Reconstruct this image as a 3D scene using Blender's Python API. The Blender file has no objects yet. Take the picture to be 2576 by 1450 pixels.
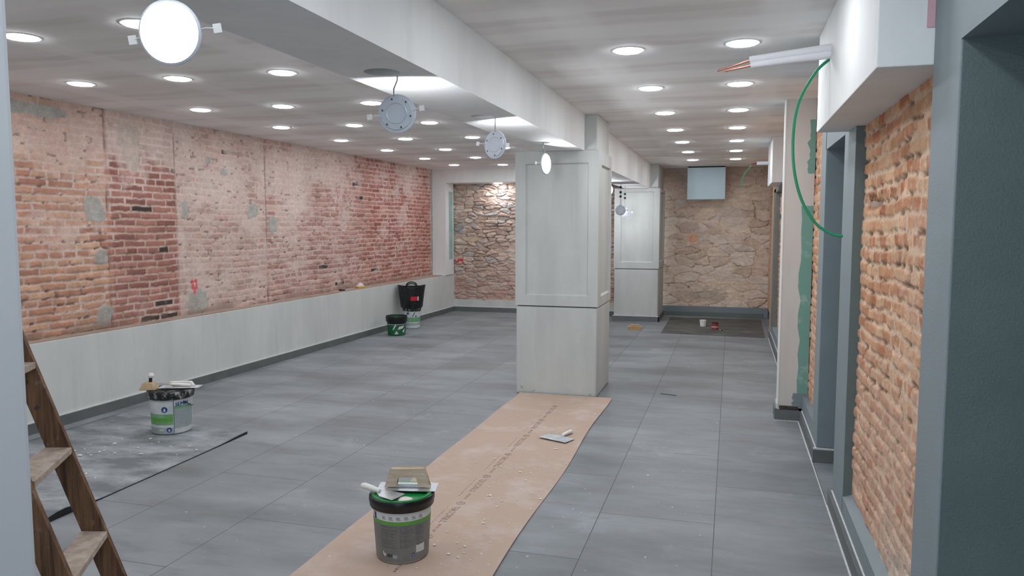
import bpy, bmesh, math, random
import numpy as np
from mathutils import Vector, Matrix
C = bpy.context.scene
COL = C.collection
random.seed(7)

# ------------------------------------------------------------------ camera, world, exposure
def lin(r, g, b, k=1.0):
    def f(c):
        c /= 255.0
        return c / 12.92 if c <= 0.04045 else ((c + 0.055) / 1.055) ** 2.4
    return (f(r) * k, f(g) * k, f(b) * k)

cam_d = bpy.data.cameras.new('camera')
cam_d.sensor_width = 36.0
cam_d.lens = 1900.0 / 2576.0 * 36.0
cam_d.clip_start = 0.02
cam = bpy.data.objects.new('camera', cam_d)
COL.objects.link(cam)
_f = np.array([1840 - 1288.0, 567 - 725.0, 1900.0]); _f /= np.linalg.norm(_f)
_p = math.atan2(158.0, 1900.0)
_up = np.array([0, -math.cos(_p), -math.sin(_p)]); _up -= _up.dot(_f) * _f; _up /= np.linalg.norm(_up)
_x = np.cross(_f, _up)
if _x[0] < 0: _x = -_x
_R = np.array([_x, _f, _up]) @ np.diag([1, -1, -1])
M4 = Matrix.Identity(4)
for i in range(3):
    for j in range(3):
        M4[i][j] = float(_R[i][j])
M4.translation = (0, 0, 1.55)
cam.matrix_world = M4
C.camera = cam

w = bpy.data.worlds.new('world'); C.world = w
w.use_nodes = True
w.node_tree.nodes['Background'].inputs[0].default_value = (0.72, 0.86, 1.0, 1)
w.node_tree.nodes['Background'].inputs[1].default_value = 1.3
C.view_settings.view_transform = 'Standard'
C.view_settings.look = 'None'
C.view_settings.gamma = 1.0
C.view_settings.use_curve_mapping = False
C.view_settings.exposure = 1.35
C.cycles.max_bounces = 8
C.cycles.diffuse_bounces = 6
LAMP = 28.0          # radiance of a recessed downlight
LAMP_LOOSE = 27.0    # the same panels hanging loose
LAMP_COL = (0.95, 0.985, 1.035)

# ------------------------------------------------------------------ materials
def mat(name, col, rough=0.7, metal=0.0, noise=0.0, nscale=8.0, bump=0.0, bscale=60.0, spec=0.5, stretch=(1, 1, 1), col2=None, emit=None):
    m = bpy.data.materials.new(name); m.use_nodes = True
    nt = m.node_tree; b = nt.nodes['Principled BSDF']
    b.inputs['Base Color'].default_value = (*col, 1)
    b.inputs['Roughness'].default_value = rough
    b.inputs['Metallic'].default_value = metal
    b.inputs['Specular IOR Level'].default_value = spec
    tc = None
    if noise > 0 or bump > 0:
        tc = nt.nodes.new('ShaderNodeTexCoord')
        mp = nt.nodes.new('ShaderNodeMapping'); mp.inputs['Scale'].default_value = stretch
        nt.links.new(tc.outputs['Object'], mp.inputs['Vector'])
    if noise > 0:
        n = nt.nodes.new('ShaderNodeTexNoise'); n.inputs['Scale'].default_value = nscale
        n.inputs['Detail'].default_value = 6; n.inputs['Roughness'].default_value = 0.6
        nt.links.new(mp.outputs[0], n.inputs['Vector'])
        r = nt.nodes.new('ShaderNodeValToRGB')
        c2 = col2 or tuple(min(1, c * (1 + noise)) for c in col)
        c1 = tuple(c * (1 - noise) for c in col) if col2 is None else col
        r.color_ramp.elements[0].position = 0.3; r.color_ramp.elements[1].position = 0.7
        r.color_ramp.elements[0].color = (*c1, 1); r.color_ramp.elements[1].color = (*c2, 1)
        nt.links.new(n.outputs['Fac'], r.inputs['Fac'])
        nt.links.new(r.outputs['Color'], b.inputs['Base Color'])
    if bump > 0:
        n2 = nt.nodes.new('ShaderNodeTexNoise'); n2.inputs['Scale'].default_value = bscale
        n2.inputs['Detail'].default_value = 5
        nt.links.new(mp.outputs[0], n2.inputs['Vector'])
        bp = nt.nodes.new('ShaderNodeBump'); bp.inputs['Strength'].default_value = bump; bp.inputs['Distance'].default_value = 0.01
        nt.links.new(n2.outputs['Fac'], bp.inputs['Height'])
        nt.links.new(bp.outputs[0], b.inputs['Normal'])
    if emit:
        b.inputs['Emission Color'].default_value = (*LAMP_COL, 1)
        b.inputs['Emission Strength'].default_value = emit
    return m

class NB:   # tiny node builder
    def __init__(s, m): s.nt = m.node_tree
    def n(s, t, **kw):
        nd = s.nt.nodes.new(t)
        for k, v in kw.items(): setattr(nd, k, v)
        return nd
    def l(s, a, b): s.nt.links.new(a, b)
    def math(s, op, a, b=None):
        nd = s.n('ShaderNodeMath', operation=op)
        for i, x in enumerate((a, b)):
            if x is None: continue
            if isinstance(x, (int, float)): nd.inputs[i].default_value = x
            else: s.l(x, nd.inputs[i])
        return nd.outputs[0]
    def noise(s, vec, scale, detail=4, rough=0.55):
        nd = s.n('ShaderNodeTexNoise'); nd.inputs['Scale'].default_value = scale
        nd.inputs['Detail'].default_value = detail; nd.inputs['Roughness'].default_value = rough
        s.l(vec, nd.inputs['Vector']); return nd.outputs['Fac']
    def ramp(s, fac, a, b, ca=(0, 0, 0), cb=(1, 1, 1)):
        nd = s.n('ShaderNodeValToRGB'); e = nd.color_ramp.elements
        e[0].position = a; e[1].position = b; e[0].color = (*ca, 1); e[1].color = (*cb, 1)
        s.l(fac, nd.inputs['Fac']); return nd.outputs['Color']
    def mix(s, fac, a, b, blend='MIX'):
        nd = s.n('ShaderNodeMix', data_type='RGBA', blend_type=blend)
        for sock, x in ((nd.inputs[0], fac), (nd.inputs[6], a), (nd.inputs[7], b)):
            if isinstance(x, (int, float)): sock.default_value = x
            elif isinstance(x, tuple): sock.default_value = (*x, 1)
            else: s.l(x, sock)
        return nd.outputs[2]
    def mapping(s, vec, scale=(1, 1, 1), rot=(0, 0, 0), loc=(0, 0, 0)):
        nd = s.n('ShaderNodeMapping'); nd.inputs['Scale'].default_value = scale
        nd.inputs['Rotation'].default_value = rot; nd.inputs['Location'].default_value = loc
        s.l(vec, nd.inputs['Vector']); return nd.outputs[0]

def floor_mat():
    m = bpy.data.materials.new('porcelain_tiles'); m.use_nodes = True
    B = NB(m); b = m.node_tree.nodes['Principled BSDF']
    P = B.n('ShaderNodeTexCoord').outputs['Object']
    v = B.mapping(P, rot=(0, 0, math.radians(-90)), loc=(0, 0, 0))   # (x,y) -> (y,-x)
    br = B.n('ShaderNodeTexBrick'); br.offset = 0.5
    br.inputs['Scale'].default_value = 1.0
    br.inputs['Mortar Size'].default_value = 0.0022; br.inputs['Mortar Smooth'].default_value = 0.2
    br.inputs['Brick Width'].default_value = 1.2; br.inputs['Row Height'].default_value = 0.597
    br.inputs['Color1'].default_value = (0.9, 0.9, 0.9, 1); br.inputs['Color2'].default_value = (1.08, 1.08, 1.08, 1)
    v2 = B.n('ShaderNodeVectorMath', operation='ADD'); B.l(v, v2.inputs[0]); v2.inputs[1].default_value = (-1.0 + 0.05 + 1.2 * 4, 0.547 + 0.597 * 10 - 0.597, 0)
    B.l(v2.outputs[0], br.inputs['Vector'])
    n1 = B.noise(B.mapping(P, scale=(0.9, 2.2, 1)), 1.1, 7, 0.62)
    n2 = B.noise(B.mapping(P, scale=(1.5, 5.0, 1), rot=(0, 0, 0.25)), 1.8, 6, 0.6)
    n3 = B.noise(P, 0.7, 3)
    base = B.ramp(n1, 0.3, 0.72, lin(104, 109, 112), lin(146, 152, 156))
    dk = B.ramp(n2, 0.54, 0.72)
    base = B.mix(B.math('MULTIPLY', dk, 0.65), base, lin(108, 109, 108))
    base = B.mix(1.0, base, br.outputs['Color'], 'MULTIPLY')
    dust = B.ramp(B.noise(P, 2.6, 9, 0.72), 0.56, 0.75)
    base = B.mix(B.math('MULTIPLY', B.math('MULTIPLY', dust, B.ramp(n3, 0.4, 0.65)), 0.45), base, lin(196, 200, 202))
    sp = B.ramp(B.noise(P, 42, 2, 0.5), 0.76, 0.8)
    base = B.mix(B.math('MULTIPLY', sp, 0.35), base, lin(205, 205, 202))
    base = B.mix(B.math('MULTIPLY', br.outputs['Fac'], 0.5), base, lin(84, 87, 90))
    B.l(base, b.inputs['Base Color'])
    rr = B.ramp(n1, 0.2, 0.8, (0.42,) * 3, (0.62,) * 3)
    B.l(rr, b.inputs['Roughness'])
    b.inputs['Specular IOR Level'].default_value = 0.5
    bp = B.n('ShaderNodeBump'); bp.inputs['Strength'].default_value = 0.12; bp.inputs['Distance'].default_value = 0.004
    B.l(B.math('SUBTRACT', B.noise(P, 30, 4), br.outputs['Fac']), bp.inputs['Height']); B.l(bp.outputs[0], b.inputs['Normal'])
    return m

def ceiling_mat():
    m = bpy.data.materials.new('taped_plasterboard'); m.use_nodes = True
    B = NB(m); b = m.node_tree.nodes['Principled BSDF']
    P = B.n('ShaderNodeTexCoord').outputs['Object']
    wob = B.noise(B.mapping(P, scale=(1, 1, 0)), 1.4, 3)
    sx = B.n('ShaderNodeSeparateXYZ'); B.l(P, sx.inputs[0])
    def band(coord, period, width, off, amp=0.16):
        c = B.math('ADD', coord, B.math('MULTIPLY', B.math('SUBTRACT', wob, 0.5), amp))
        t = B.math('ABSOLUTE', B.math('SUBTRACT', B.math('FRACT', B.math('ADD', B.math('DIVIDE', c, period), off)), 0.5))
        return B.ramp(t, width * 0.55, width, (1, 1, 1), (0, 0, 0))
    b1 = band(sx.outputs[1], 1.21, 0.13, 0.30); b2 = band(sx.outputs[0], 0.95, 0.14, 0.28, 0.10)
    b3 = band(sx.outputs[1], 0.605, 0.10, 0.62, 0.22)
    patch = B.ramp(B.noise(B.mapping(P, scale=(0.7, 2.4, 1)), 1.3, 4), 0.42, 0.62)
    base = B.mix(patch, lin(232, 230, 228), lin(241, 240, 239))
    base = B.mix(B.math('MULTIPLY', b3, 0.55), base, lin(220, 217, 215))
    base = B.mix(B.math('MULTIPLY', b1, 0.75), base, lin(249, 249, 248))
    base = B.mix(B.math('MULTIPLY', b2, 0.6), base, lin(248, 248, 247))
    B.l(base, b.inputs['Base Color'])
    b.inputs['Roughness'].default_value = 0.85
    return m

def masonry_mat(name):
    m = bpy.data.materials.new(name); m.use_nodes = True
    B = NB(m); b = m.node_tree.nodes['Principled BSDF']
    a = B.n('ShaderNodeAttribute'); a.attribute_name = 'Col'
    P = B.n('ShaderNodeTexCoord').outputs['Object']
    n = B.noise(P, 90, 5, 0.7); n2 = B.noise(P, 22, 4, 0.6)
    f = B.ramp(n, 0.25, 0.75, (0.78,) * 3, (1.2,) * 3)
    f2 = B.ramp(n2, 0.3, 0.7, (0.9,) * 3, (1.1,) * 3)
    c = B.mix(1.0, a.outputs['Color'], f, 'MULTIPLY'); c = B.mix(1.0, c, f2, 'MULTIPLY')
    B.l(c, b.inputs['Base Color'])
    b.inputs['Roughness'].default_value = 0.92; b.inputs['Specular IOR Level'].default_value = 0.2
    bp = B.n('ShaderNodeBump'); bp.inputs['Strength'].default_value = 0.55; bp.inputs['Distance'].default_value = 0.006
    B.l(n, bp.inputs['Height']); B.l(bp.outputs[0], b.inputs['Normal'])
    return m

def plaster_mat(name, c1, c2, streak=(1.4, 1.4, 0.35), dirt=None, rough=0.8):
    m = bpy.data.materials.new(name); m.use_nodes = True
    B = NB(m); b = m.node_tree.nodes['Principled BSDF']
    P = B.n('ShaderNodeTexCoord').outputs['Object']
    n1 = B.noise(B.mapping(P, scale=streak), 2.3, 6, 0.6); n2 = B.noise(B.mapping(P, scale=(6, 6, 0.5)), 2.0, 4)
    n3 = B.noise(P, 5, 8, 0.7)
    base = B.ramp(n1, 0.3, 0.7, c1, c2)
    base = B.mix(B.math('MULTIPLY', B.ramp(n2, 0.55, 0.8), 0.3), base, tuple(x * 0.8 for x in c1))
    base = B.mix(B.math('MULTIPLY', B.ramp(n3, 0.55, 0.8), 0.35), base, tuple(min(1, x * 1.15) for x in c2))
    if dirt:
        sx = B.n('ShaderNodeSeparateXYZ'); B.l(P, sx.inputs[0])
        k = B.math('MULTIPLY', B.ramp(B.noise(P, 22, 6, 0.75), 0.60, 0.66), B.ramp(sx.outputs[2], 0.05, 0.10, (1, 1, 1), (0, 0, 0)))
        base = B.mix(B.math('MULTIPLY', k, 0.8), base, dirt)
    B.l(base, b.inputs['Base Color']); b.inputs['Roughness'].default_value = rough
    b.inputs['Specular IOR Level'].default_value = 0.3
    bp = B.n('ShaderNodeBump'); bp.inputs['Strength'].default_value = 0.15; bp.inputs['Distance'].default_value = 0.006
    B.l(n3, bp.inputs['Height']); B.l(bp.outputs[0], b.inputs['Normal'])
    return m

def wood_mat(name, ca, cb, axis_stretch=(14, 14, 1.2), dust=0.35):
    m = bpy.data.materials.new(name); m.use_nodes = True
    B = NB(m); b = m.node_tree.nodes['Principled BSDF']
    P = B.n('ShaderNodeTexCoord').outputs['Object']
    n = B.noise(B.mapping(P, scale=axis_stretch), 3.0, 7, 0.65)
    base = B.ramp(n, 0.35, 0.65, ca, cb)
    d = B.ramp(B.noise(P, 14, 8, 0.75), 0.56, 0.74)
    base = B.mix(B.math('MULTIPLY', d, dust), base, lin(200, 190, 178))
    B.l(base, b.inputs['Base Color']); b.inputs['Roughness'].default_value = 0.7
    return m

def dusty_mat(name, c, cd, amount, rough=0.6, scale=3.0, stretch=(1, 1, 1), lo=0.45, hi=0.7):
    m = bpy.data.materials.new(name); m.use_nodes = True
    B = NB(m); b = m.node_tree.nodes['Principled BSDF']
    P = B.n('ShaderNodeTexCoord').outputs['Object']
    d = B.ramp(B.noise(B.mapping(P, scale=stretch), scale, 9, 0.68), lo, hi)
    base = B.mix(B.math('MULTIPLY', d, amount), c, cd)
    B.l(base, b.inputs['Base Color']); b.inputs['Roughness'].default_value = rough
    return m

M = dict(
    floor=floor_mat(), ceil=ceiling_mat(), brick=masonry_mat('brickwork'), stone=masonry_mat('rubble_stone'),
    white=plaster_mat('white_skim', lin(226, 229, 229), lin(236, 238, 238), rough=0.75),
    white_box=plaster_mat('white_drywall', lin(220, 222, 221), lin(230, 231, 230)),
    corridor=plaster_mat('cool_white_paint', lin(196, 202, 208), lin(204, 209, 214)),
    cement=plaster_mat('grey_cement_render', lin(186, 190, 187), lin(204, 207, 205), dirt=lin(84, 82, 76)),
    dado=plaster_mat('grey_dado_render', lin(196, 200, 197), lin(210, 213, 211)),
    ledge=plaster_mat('dusty_ledge', lin(150, 128, 115), lin(178, 160, 148)),
    gskim=plaster_mat('grey_skim', lin(176, 180, 178), lin(196, 199, 197)),
    skirt=mat('skirting_tile', lin(98, 102, 102), 0.5, noise=0.15, nscale=6),
    bead=mat('white_grout', lin(206, 209, 208), 0.9, noise=0.1, nscale=40, bump=0.4),
    gpaint=mat('grey_paint', lin(128, 141, 145), 0.6, noise=0.05, nscale=3, bump=0.15, bscale=140),
    gdark=mat('dark_grey_and_shade', lin(122, 134, 139), 0.6, noise=0.06, nscale=3, bump=0.2, bscale=160),  # darker grey; on the passage jamb it carries that face's shade
    gteal=mat('teal_paint_and_shade', lin(98, 112, 111), 0.6, noise=0.08, nscale=4, bump=0.2, bscale=160),  # teal tone; on jamb and niche reveal the shade is in this colour
    greige=plaster_mat('warm_white_board', lin(196, 193, 188), lin(206, 203, 199)),
    green_board=dusty_mat('green_plasterboard', lin(112, 158, 146), lin(176, 198, 190), 0.8, 0.8, 6, lo=0.52, hi=0.68),
    green_board_pale=dusty_mat('pale_green_board', lin(142, 180, 172), lin(186, 204, 198), 0.7, 0.8, 6),
    beige=mat('beige_timber', lin(176, 160, 140), 0.7, noise=0.1, nscale=12),
    dark=mat('gap_shade', lin(40, 40, 38), 0.95, noise=0.5, nscale=30, bump=0.5),  # near-black filler, shade of narrow gaps put into the colour
    void=mat('gritty_dark', lin(70, 66, 62), 0.95, noise=0.6, nscale=60, bump=0.8),  # gritty dark tone; in the beam holes it stands for the unlit hollow
    lamp=mat('lit_diffuser', (0.9, 0.9, 0.9), 0.5, emit=LAMP),
    lamp2=mat('lit_diffuser_loose', (0.9, 0.9, 0.9), 0.5, emit=LAMP_LOOSE),
    ring=mat('white_plastic_clip_glint', lin(236, 236, 236), 0.4),  # white plastic; on the spring clips it paints the glint of metal
    back=mat('grey_aluminium_back', lin(196, 203, 212), 0.45, metal=0.15, noise=0.04),
    screw=mat('dark_screw', lin(60, 64, 70), 0.5),
    spring=mat('spring_steel', lin(200, 200, 202), 0.35, metal=0.6),
    cable=mat('grey_cable', lin(150, 150, 148), 0.6),
    black=mat('black_plastic', lin(20, 20, 22), 0.35, noise=0.2, nscale=20),
    black_dust=dusty_mat('splashed_black_plastic', lin(22, 23, 25), lin(205, 206, 206), 0.85, 0.45, 26, stretch=(1, 1, 0.7), lo=0.52, hi=0.66),
    black_scuff=dusty_mat('scuffed_black_rubber', lin(20, 21, 24), lin(120, 128, 132), 0.5, 0.4, 22, stretch=(1, 1, 0.35), lo=0.58, hi=0.72),
    pail=mat('white_pail', lin(214, 216, 216), 0.45, noise=0.04),
    pail_dust=dusty_mat('dusty_white_pail', lin(188, 196, 200), lin(224, 226, 226), 0.7, 0.55, 9),
    label_grey=dusty_mat('grey_label', lin(116, 116, 114), lin(138, 138, 136), 0.6, 0.5, 8),
    label_pale=dusty_mat('pale_label', lin(150, 162, 164), lin(182, 190, 192), 0.7, 0.6, 9),
    lime=mat('lime_print', lin(92, 158, 62), 0.5, noise=0.06, nscale=20),
    palegreen=dusty_mat('faded_green_print', lin(104, 158, 110), lin(150, 180, 158), 0.7, 0.6, 12),
    lidgreen=mat('green_lid', lin(22, 134, 66), 0.35, noise=0.06, nscale=10),
    bucketgreen=dusty_mat('green_bucket', lin(12, 92, 58), lin(90, 130, 110), 0.25, 0.4, 10),
    blue=mat('blue_print', lin(34, 66, 132), 0.5),
    ink=mat('dark_print', lin(70, 70, 72), 0.6),
    inkfaint=mat('faint_print', lin(92, 92, 92), 0.6),
    inkwhite=mat('white_print', lin(205, 208, 206), 0.5),
    inkbrown=dusty_mat('brown_print', lin(112, 94, 86), lin(172, 150, 138), 0.85, 0.8, 40, lo=0.42, hi=0.58),
    red=mat('red_print', lin(196, 30, 48), 0.5),
    redpaint=mat('red_spray_paint', lin(226, 64, 78), 0.7),
    redcan=mat('red_can', lin(140, 52, 52), 0.45, noise=0.1),
    steel=mat('scraped_steel', lin(186, 190, 194), 0.35, metal=0.75, noise=0.1, nscale=18),
    steel_dust=dusty_mat('plastered_steel', lin(172, 180, 184), lin(222, 222, 220), 0.85, 0.55, 14),
    woodgrip=wood_mat('pale_wood_grip', lin(186, 160, 128), lin(214, 200, 182), (3, 16, 16), 0.75),
    grip_white=dusty_mat('white_grip', lin(226, 226, 222), lin(180, 172, 160), 0.5, 0.5, 14),
    plasterlump=mat('dry_plaster', lin(226, 224, 218), 0.9, noise=0.06, bump=0.5, bscale=80),
    yellow=mat('yellow_sponge', lin(206, 160, 84), 0.85, noise=0.15, nscale=30, bump=0.4, bscale=120),
    tan=mat('tan_wood', lin(180, 158, 126), 0.7, noise=0.12, nscale=20),
    card=dusty_mat('floor_protection_card', lin(182, 160, 144), lin(200, 190, 185), 0.8, 0.8, 3.2, lo=0.5, hi=0.75),
    mat_grey=dusty_mat('dusty_mat', lin(104, 110, 113), lin(176, 182, 186), 0.85, 0.7, 1.7, stretch=(1.2, 2.6, 1), lo=0.40, hi=0.70),
    mat_dark=dusty_mat('worn_dark_mat', lin(72, 74, 72), lin(126, 126, 118), 0.8, 0.7, 2.4, stretch=(1, 3, 1), lo=0.45, hi=0.7),
    stile=wood_mat('brown_ladder_wood', lin(64, 42, 28), lin(132, 98, 68), (20, 20, 1.1), 0.45),
    tread=wood_mat('plastered_ladder_tread', lin(158, 138, 122), lin(190, 178, 166), (10, 10, 10), 0.6),
    copper=mat('copper', lin(196, 128, 106), 0.3, metal=0.9),
    insul=mat('white_insulation', lin(226, 226, 230), 0.7, noise=0.03),
    gwire=mat('green_wire', lin(34, 150, 108), 0.45),
    panel=mat('galvanised_panel', lin(176, 196, 204), 0.45, metal=0.25, noise=0.05, nscale=2),
    frame_metal=mat('grey_steel_stud', lin(122, 126, 124), 0.45, metal=0.3, noise=0.1),
    pink=mat('pink_board', lin(206, 168, 176), 0.85, noise=0.06),
    patch=dusty_mat('cement_patch', lin(140, 140, 132), lin(166, 166, 160), 0.8, 0.9, 9),
)

# ------------------------------------------------------------------ geometry helpers
class MB:
    def __init__(s): s.v = []; s.f = []
    def add(s, vs, fs):
        o = len(s.v); s.v += [tuple(map(float, p)) for p in vs]; s.f += [tuple(i + o for i in f) for f in fs]; return s
    def box(s, x0, x1, y0, y1, z0, z1):
        return s.hexa([(x0, y0, z0), (x1, y0, z0), (x1, y1, z0), (x0, y1, z0), (x0, y0, z1), (x1, y0, z1), (x1, y1, z1), (x0, y1, z1)])
    def hexa(s, p):
        return s.add(p, [(3, 2, 1, 0), (4, 5, 6, 7), (0, 1, 5, 4), (1, 2, 6, 5), (2, 3, 7, 6), (3, 0, 4, 7)])
    def prism(s, poly, z0, z1):
        n = len(poly)
        return s.add([(x, y, z0) for x, y in poly] + [(x, y, z1) for x, y in poly],
                     [tuple(range(n - 1, -1, -1)), tuple(range(n, 2 * n))] + [(i, (i + 1) % n, n + (i + 1) % n, n + i) for i in range(n)])
    def lathe(s, prof, n=32, c=(0, 0), close=False):   # prof: (r,z)
        vs = []; fs = []; m = len(prof)
        for i in range(n):
            a = 2 * math.pi * i / n
            for r, z in prof: vs.append((c[0] + r * math.cos(a), c[1] + r * math.sin(a), z))
        for i in range(n):
            j = (i + 1) % n
            for k in range(m - 1): fs.append((i * m + k, j * m + k, j * m + k + 1, i * m + k + 1))
            if close: fs.append((i * m + m - 1, j * m + m - 1, j * m, i * m))
        return s.add(vs, fs)
    def tube(s, pts, r, n=10, caps=True):
        pts = [Vector(p) for p in pts]; rs = r if isinstance(r, (list, tuple)) else [r] * len(pts)
        vs = []; fs = []; up = None
        for i, p in enumerate(pts):
            t = (pts[min(i + 1, len(pts) - 1)] - pts[max(i - 1, 0)]).normalized()
            if up is None:
                up = Vector((0, 0, 1)) if abs(t.z) < 0.9 else Vector((1, 0, 0))
            a = (up - t * up.dot(t)).normalized(); up = a; b = t.cross(a)
            for k in range(n):
                q = 2 * math.pi * k / n
                vs.append(p + (a * math.cos(q) + b * math.sin(q)) * rs[i])
        for i in range(len(pts) - 1):
            for k in range(n):
                k2 = (k + 1) % n
                fs.append((i * n + k, i * n + k2, (i + 1) * n + k2, (i + 1) * n + k))
        if caps:
            fs.append(tuple(range(n - 1, -1, -1))); fs.append(tuple((len(pts) - 1) * n + k for k in range(n)))
        return s.add(vs, fs)
    def xform(s, m):
        s.v = [tuple(m @ Vector(p)) for p in s.v]; return s
    def build(s, name, material, parent=None, smooth=False, bevel=0.0, seg=2, **tags):
        me = bpy.data.meshes.new(name); me.from_pydata(s.v, [], s.f)
        bm = bmesh.new(); bm.from_mesh(me)
        if bevel > 0:
            bmesh.ops.remove_doubles(bm, verts=bm.verts, dist=1e-5)
            ed = [e for e in bm.edges if len(e.link_faces) == 2 and e.calc_face_angle(0) > 0.4]
            bmesh.ops.bevel(bm, geom=ed, offset=bevel, segments=seg, affect='EDGES', profile=0.6, clamp_overlap=True)
        bmesh.ops.recalc_face_normals(bm, faces=bm.faces)
        bm.to_mesh(me); bm.free()
        if smooth:
            me.polygons.foreach_set('use_smooth', [True] * len(me.polygons))
            try: me.set_sharp_from_angle(angle=math.radians(38))
            except Exception: pass
        me.materials.append(material)
        o = bpy.data.objects.new(name, me); COL.objects.link(o)
        if parent is not None: o.parent = parent
        for k, v in tags.items(): o[k] = v
        return o

def thing(name, label, cat, loc=(0, 0, 0), rz=0.0, group=None):
    o = bpy.data.objects.new(name, None); COL.objects.link(o)
    o.empty_display_size = 0.05
    o.location = loc; o.rotation_euler = (0, 0, rz); o['label'] = label; o['category'] = cat
    if group: o['group'] = group
    return o
def struct(o, label=None):
    o['kind'] = 'structure'
    if label: o['label'] = label
    return o
def copy_tree(o, parent=None):
    c = o.copy(); COL.objects.link(c)
    if parent is not None: c.parent = parent
    for ch in list(o.children): copy_tree(ch, c)
    return c
def catmull(pts, n=8):
    P = [Vector(p) for p in pts]; P = [P[0] * 2 - P[1]] + P + [P[-1] * 2 - P[-2]]
    out = []
    for i in range(1, len(P) - 2):
        for k in range(n):
            t = k / n; a, b, c, d = P[i - 1:i + 3]
            out.append(0.5 * ((2 * b) + (c - a) * t + (2 * a - 5 * b + 4 * c - d) * t * t + (3 * b - a - 3 * c + d) * t ** 3))
    out.append(P[-2]); return out

# numpy noise
def _lat(seed): return np.random.RandomState(seed).rand(256, 256)
_cache = {}
def vnoise(x, y, seed=0):
    if seed not in _cache: _cache[seed] = _lat(seed)
    T = _cache[seed]
    xi = np.floor(x).astype(int); yi = np.floor(y).astype(int); fx = x - xi; fy = y - yi
    fx = fx * fx * (3 - 2 * fx); fy = fy * fy * (3 - 2 * fy)
    g = lambda a, b: T[a & 255, b & 255]
    return (g(xi, yi) * (1 - fx) + g(xi + 1, yi) * fx) * (1 - fy) + (g(xi, yi + 1) * (1 - fx) + g(xi + 1, yi + 1) * fx) * fy
def fbm(x, y, seed=0, o=4, g=0.5):
    s = 0; a = 1; t = 0
    for i in range(o):
        s = s + a * vnoise(x * 2 ** i + 17.3 * i, y * 2 ** i + 5.1 * i, seed + i); t += a; a *= g
    return s / t
def sstep(a, b, x):
    t = np.clip((x - a) / (b - a), 0, 1); return t * t * (3 - 2 * t)
def lerp(a, b, t): return a + (b - a) * t[..., None]
def L(*c, k=1.0): return np.array(lin(*c, k))

def heightfield(name, P0, U, V, ud, vd, nd, H, Cl, material):
    nu, nv = H.shape
    ud, vd, nd = map(np.array, (ud, vd, nd))
    co = np.array(P0)[None, None] + U[..., None] * ud + V[..., None] * vd + H[..., None] * nd
    i = np.arange(nu * nv).reshape(nu, nv)
    q = np.stack([i[:-1, :-1], i[1:, :-1], i[1:, 1:], i[:-1, 1:]], -1).reshape(-1, 4)
    if np.dot(np.cross(ud, vd), nd) < 0: q = q[:, ::-1]
    me = bpy.data.meshes.new(name)
    me.vertices.add(nu * nv); me.vertices.foreach_set('co', co.reshape(-1).astype(np.float32))
    me.loops.add(q.size); me.loops.foreach_set('vertex_index', np.ascontiguousarray(q).reshape(-1).astype(np.int32))
    me.polygons.add(len(q)); me.polygons.foreach_set('loop_start', np.arange(0, q.size, 4, dtype=np.int32))
    me.polygons.foreach_set('loop_total', np.full(len(q), 4, dtype=np.int32))
    me.update(calc_edges=True); me.validate()
    me.polygons.foreach_set('use_smooth', [True] * len(me.polygons))
    at = me.color_attributes.new('Col', 'FLOAT_COLOR', 'POINT')
    rgba = np.ones((nu * nv, 4), np.float32); rgba[:, :3] = np.clip(Cl.reshape(-1, 3), 0.004, 0.95)
    at.data.foreach_set('color', rgba.reshape(-1))
    me.materials.append(material)
    o = bpy.data.objects.new(name, me); COL.objects.link(o)
    return o

def brick_layout(U, V, bl, ch, seed, warp=1.0):
    R = np.random.RandomState(seed)
    u = U + warp * (0.020 * (fbm(U * 5, V * 5, seed + 1, 3) - 0.5) + 0.012 * (fbm(U * 22, V * 22, seed + 2, 2) - 0.5))
    v = V + warp * (0.034 * (fbm(U * 1.3, V * 0.8, seed + 3, 3) - 0.5) + 0.012 * (fbm(U * 18, V * 18, seed + 4, 2) - 0.5))
    row = np.floor(v / ch).astype(int); fv = v / ch - row
    offs = R.rand(512) * 0.35; hd = R.rand(512)
    blr = np.where(hd[row & 511] < 0.22, bl * 0.52, bl)
    uu = u / blr + (row & 1) * 0.5 + offs[row & 511]
    cell = np.floor(uu).astype(int); fu = uu - cell
    du = np.minimum(fu, 1 - fu) * blr; dv = np.minimum(fv, 1 - fv) * ch
    rnd = R.rand(512, 1024)
    r1 = rnd[row & 511, cell & 1023]; r2 = rnd[(row + 211) & 511, (cell + 77) & 1023]; r3 = rnd[(row + 97) & 511, (cell + 501) & 1023]
    return du, dv, r1, r2, r3

def grid(u0, u1, v0, v1, st, sv=None):
    u = np.arange(u0, u1 + st * 0.5, st); v = np.arange(v0, v1 + (sv or st) * 0.5, sv or st)
    return np.meshgrid(u, v, indexing='ij')

# ================================================================== THE SETTING
ZC = 2.52; XW = -5.06; XR = 0.57; YS = 12.85; YE = 13.3
fl = MB().box(-5.3, 1.6, -3, 13.6, -0.12, 0.0).build('floor', M['floor']); struct(fl)
# ceiling in two parts either side of the beam
ce = MB().box(-5.3, 1.6, -3, 13.6, ZC, ZC + 0.12).build('ceiling', M['ceil']); struct(ce)

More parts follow.
